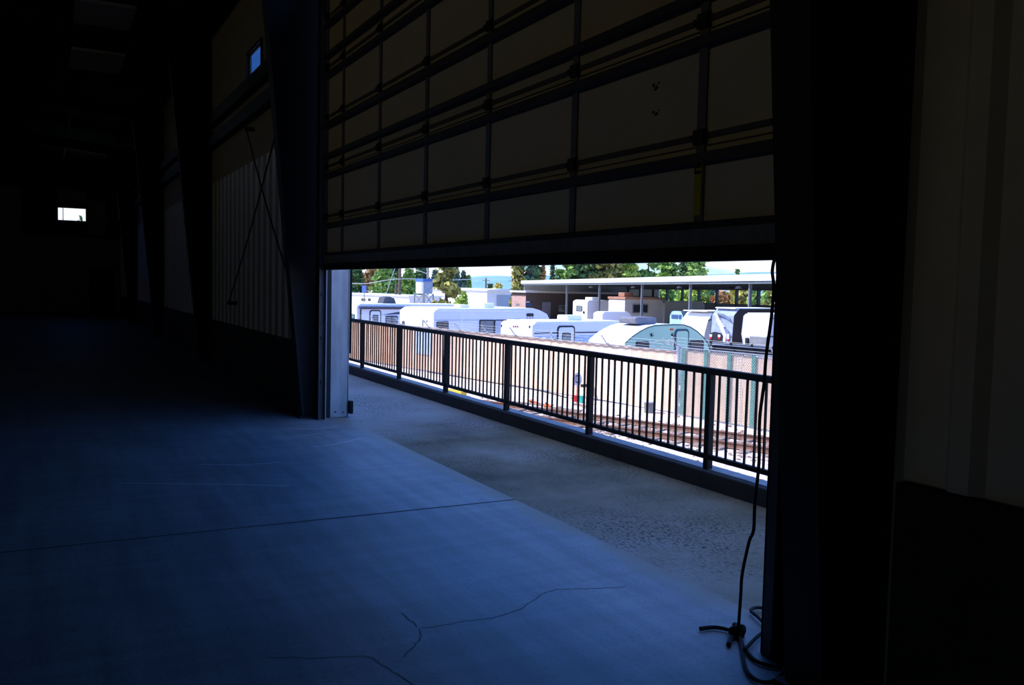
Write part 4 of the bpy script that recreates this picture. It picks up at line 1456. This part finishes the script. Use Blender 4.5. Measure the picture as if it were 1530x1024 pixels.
def crown(kind, h, r, n, seed, ls):
    random.seed(seed)
    mb = MB()
    if kind == 'conifer':
        for k in range(n):
            q = random.random() ** .75
            z = h * (.06 + .94 * (1 - q) ** 1.0)
            z = h * (1 - q * .94)
            lay = (.75 + .25 * math.sin(z * 2 * math.pi / (h * .085)))
            rr = r * (q ** .85) * lay * math.sqrt(random.random()) * 1.1
            a = random.uniform(0, 6.283)
            leaf(mb, Vector((rr * math.cos(a), rr * math.sin(a), z - rr * .2)), ls * random.uniform(.6, 1.3))
    elif kind == 'pine':
        cl_ = [(random.uniform(0, 6.283), random.uniform(.28, 1), random.uniform(.2, 1)) for _ in range(26)]
        for k in range(n):
            a, zz, q = random.choice(cl_)
            rr = r * q * (1.15 - zz * .75)
            c_ = Vector((rr * math.cos(a), rr * math.sin(a), h * zz))
            c_ += Vector((random.gauss(0, r * .17), random.gauss(0, r * .17), random.gauss(0, h * .022)))
            leaf(mb, c_, ls * random.uniform(.6, 1.3))
    else:
        cl_ = []
        for _ in range(24):
            d = Vector((random.gauss(0, 1), random.gauss(0, 1), random.gauss(0, 1))).normalized() * random.uniform(.45, .85)
            cl_.append(d)
        for k in range(n):
            d = random.choice(cl_)
            e = Vector((random.gauss(0, 1), random.gauss(0, 1), random.gauss(0, 1))).normalized() * random.uniform(.15, .3)
            q = d + e
            leaf(mb, Vector((q.x * r, q.y * r, h * .55 + q.z * h * .45)), ls * random.uniform(.6, 1.3))
    return mb
def tree(px, ytop, d, width_px, kind, lm, label, n=1500, base_z=GZ, seed=None, trunk_r=None):
    p = at_d(px, 430, d)
    zt = at_d(px, ytop, d).z
    h = zt - base_z
    r = width_px / 2 * d / F_PX
    t = thing('conifer_tree' if kind == 'conifer' else 'pine_tree' if kind == 'pine' else 'leafy_tree', label, 'tree', (p.x, p.y, base_z), random.uniform(0, 6), 'trees beyond the yard')
    sd = seed or int(px * 7)
    crown(kind, h, r, n, sd, .0048 * d * (.8 if kind != 'conifer' else .75)).build('foliage', LM[lm], t)
    tr = trunk_r or max(.12, h * .018)
    MB().tube([(0, 0, 0), (0, 0, h * (.9 if kind != 'leafy' else .55))], tr, 8, tr * .35).build('trunk', bark, t)
    return t
tree(531, 380, 160, 44, 'conifer', 'dark', 'dark conifer at the far left beside the galvanised jamb', 1500)
tree(553, 384, 168, 38, 'pine', 'brown', 'brownish pine between the dark conifer and the big green tree', 1100)
tree(575, 372, 150, 56, 'conifer', 'green', 'big green conifer left of the tall brown pole', 2400)
tree(592, 392, 170, 34, 'conifer', 'dark', 'dark conifer directly behind the tall brown pole', 1100)
tree(611, 394, 158, 40, 'conifer', 'green', 'green conifer between the brown pole and the hopper tower', 1400)
tree(629, 380, 165, 40, 'conifer', 'dark', 'dark tall conifer behind the hopper tower', 1200)
tree(650, 405, 175, 32, 'conifer', 'blue', 'blue green conifer right of the grey pole', 900)
tree(667, 396, 78, 46, 'pine', 'olive', 'olive pine with a bare leaning trunk in front of the white warehouse', 2000, trunk_r=.22)
tree(681, 397, 182, 18, 'conifer', 'blue', 'slender dark conifer spire behind the olive pine', 700)
tree(692.5, 405, 182, 16, 'conifer', 'blue', 'slender conifer over the warehouse roof, taller of the right pair', 600)
tree(700, 413, 182, 13, 'conifer', 'green', 'short conifer over the warehouse roof', 450)
tree(689, 436, 74, 20, 'leafy', 'light', 'light green bush at the foot of the white warehouse', 700, seed=9)
tree(744, 422, 165, 18, 'leafy', 'gold', 'small yellow green tree on the skyline over the warehouse end', 400)
tree(733, 424, 170, 10, 'leafy', 'dark', 'small dark tree on the skyline by the thin pole', 250)
tree(776, 385, 140, 28, 'pine', 'olive', 'sparse olive pine left of the canopy end', 900, trunk_r=.3)
tree(772, 428, 110, 18, 'leafy', 'olive', 'olive bush above the brick building end', 500)
tree(788, 370, 140, 26, 'pine', 'blue', 'tall sparse pine with a dark bare trunk over the canopy end', 700, trunk_r=.55)
tree(800, 378, 140, 22, 'pine', 'dark', 'dark sparse pine, second over the canopy end', 600, trunk_r=.4)
tree(811, 396, 140, 15, 'conifer', 'brown', 'short brownish conifer over the canopy roof', 450)
tree(825, 395, 150, 13, 'conifer', 'blue', 'short blue green conifer over the canopy roof', 450)
tree(850, 376, 145, 46, 'pine', 'green', 'open pine at the left edge of the tall tree row', 1100, trunk_r=.3)
tree(876, 352, 145, 54, 'pine', 'dark', 'dark pine in the tall row, second from its left edge', 1500, trunk_r=.6)
tree(908, 358, 145, 60, 'pine', 'olive', 'olive pine in the tall row behind the canopy roof', 1900)
tree(938, 352, 145, 60, 'conifer', 'light', 'light green tree in the middle of the tall row', 2400)
tree(968, 356, 145, 60, 'pine', 'green', 'green pine right of the middle of the tall row', 2000)
tree(998, 352, 138, 58, 'conifer', 'green', 'dense green conifer in the tall row, third from its right edge', 2400)
tree(1022, 366, 132, 44, 'conifer', 'dark', 'dark conifer near the right end of the tall row', 1500)
tree(1040, 392, 126, 46, 'pine', 'green', 'low pine at the right end of the tall row', 900)
tree(1101, 403, 190, 6, 'conifer', 'dark', 'tiny conifer standing alone on the skyline at right', 200)
tree(1012, 420, 108, 50, 'leafy', 'green', 'green tree seen under the canopy, left of its openings', 800)
tree(1040, 421, 104, 56, 'leafy', 'light', 'yellow green tree seen under the canopy', 900)
tree(1066, 422, 104, 56, 'conifer', 'blue', 'blue green conifer seen under the canopy', 700)
tree(1079, 430, 100, 40, 'leafy', 'red', 'reddish tree seen under the canopy', 500)
tree(1096, 422, 100, 52, 'leafy', 'gold', 'golden tree seen under the canopy', 700)
tree(1113, 423, 99, 48, 'leafy', 'olive', 'olive tree seen under the canopy by the post', 600)
tree(1136, 422, 98, 52, 'leafy', 'green', 'green tree seen under the canopy beside the rope', 700)
tree(1160, 421, 97, 54, 'leafy', 'olive', 'olive tree seen under the canopy behind the jamb edge', 700)

# the tree whose tip shows in the end window
p = at_x(120.5, 325, -75)
t = thing('conifer_tree', 'dark treetop showing in the small end wall window', 'tree', (p.x, p.y, GZ), 0, 'trees beyond the yard')
zt = at_x(121, 323, -75).z - GZ
crown('conifer', zt, 1.6, 700, 77, .16).build('foliage', LM['dark'], t)
MB().tube([(0, 0, 0), (0, 0, zt * .9)], .2, 8, .05).build('trunk', bark, t)

# distant wooded ridge, haze painted into its blue-green colour
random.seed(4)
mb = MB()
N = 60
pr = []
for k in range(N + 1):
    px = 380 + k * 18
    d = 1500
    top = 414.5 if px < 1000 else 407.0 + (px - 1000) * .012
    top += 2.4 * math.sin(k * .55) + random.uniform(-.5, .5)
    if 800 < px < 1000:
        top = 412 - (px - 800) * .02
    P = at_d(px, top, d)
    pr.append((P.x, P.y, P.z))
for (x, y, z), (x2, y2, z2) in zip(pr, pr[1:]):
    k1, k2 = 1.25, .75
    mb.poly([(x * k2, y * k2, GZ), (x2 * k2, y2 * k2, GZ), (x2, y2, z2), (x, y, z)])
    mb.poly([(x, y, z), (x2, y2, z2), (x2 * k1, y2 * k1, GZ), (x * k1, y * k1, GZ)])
o = mb.build('mountain_ridge', mat('haze_blue_ridge', (.20, .36, .40), .95, 0, .1, .01))
tag(o, 'low haze-tinted wooded ridge on the skyline', 'mountain', kind='structure')
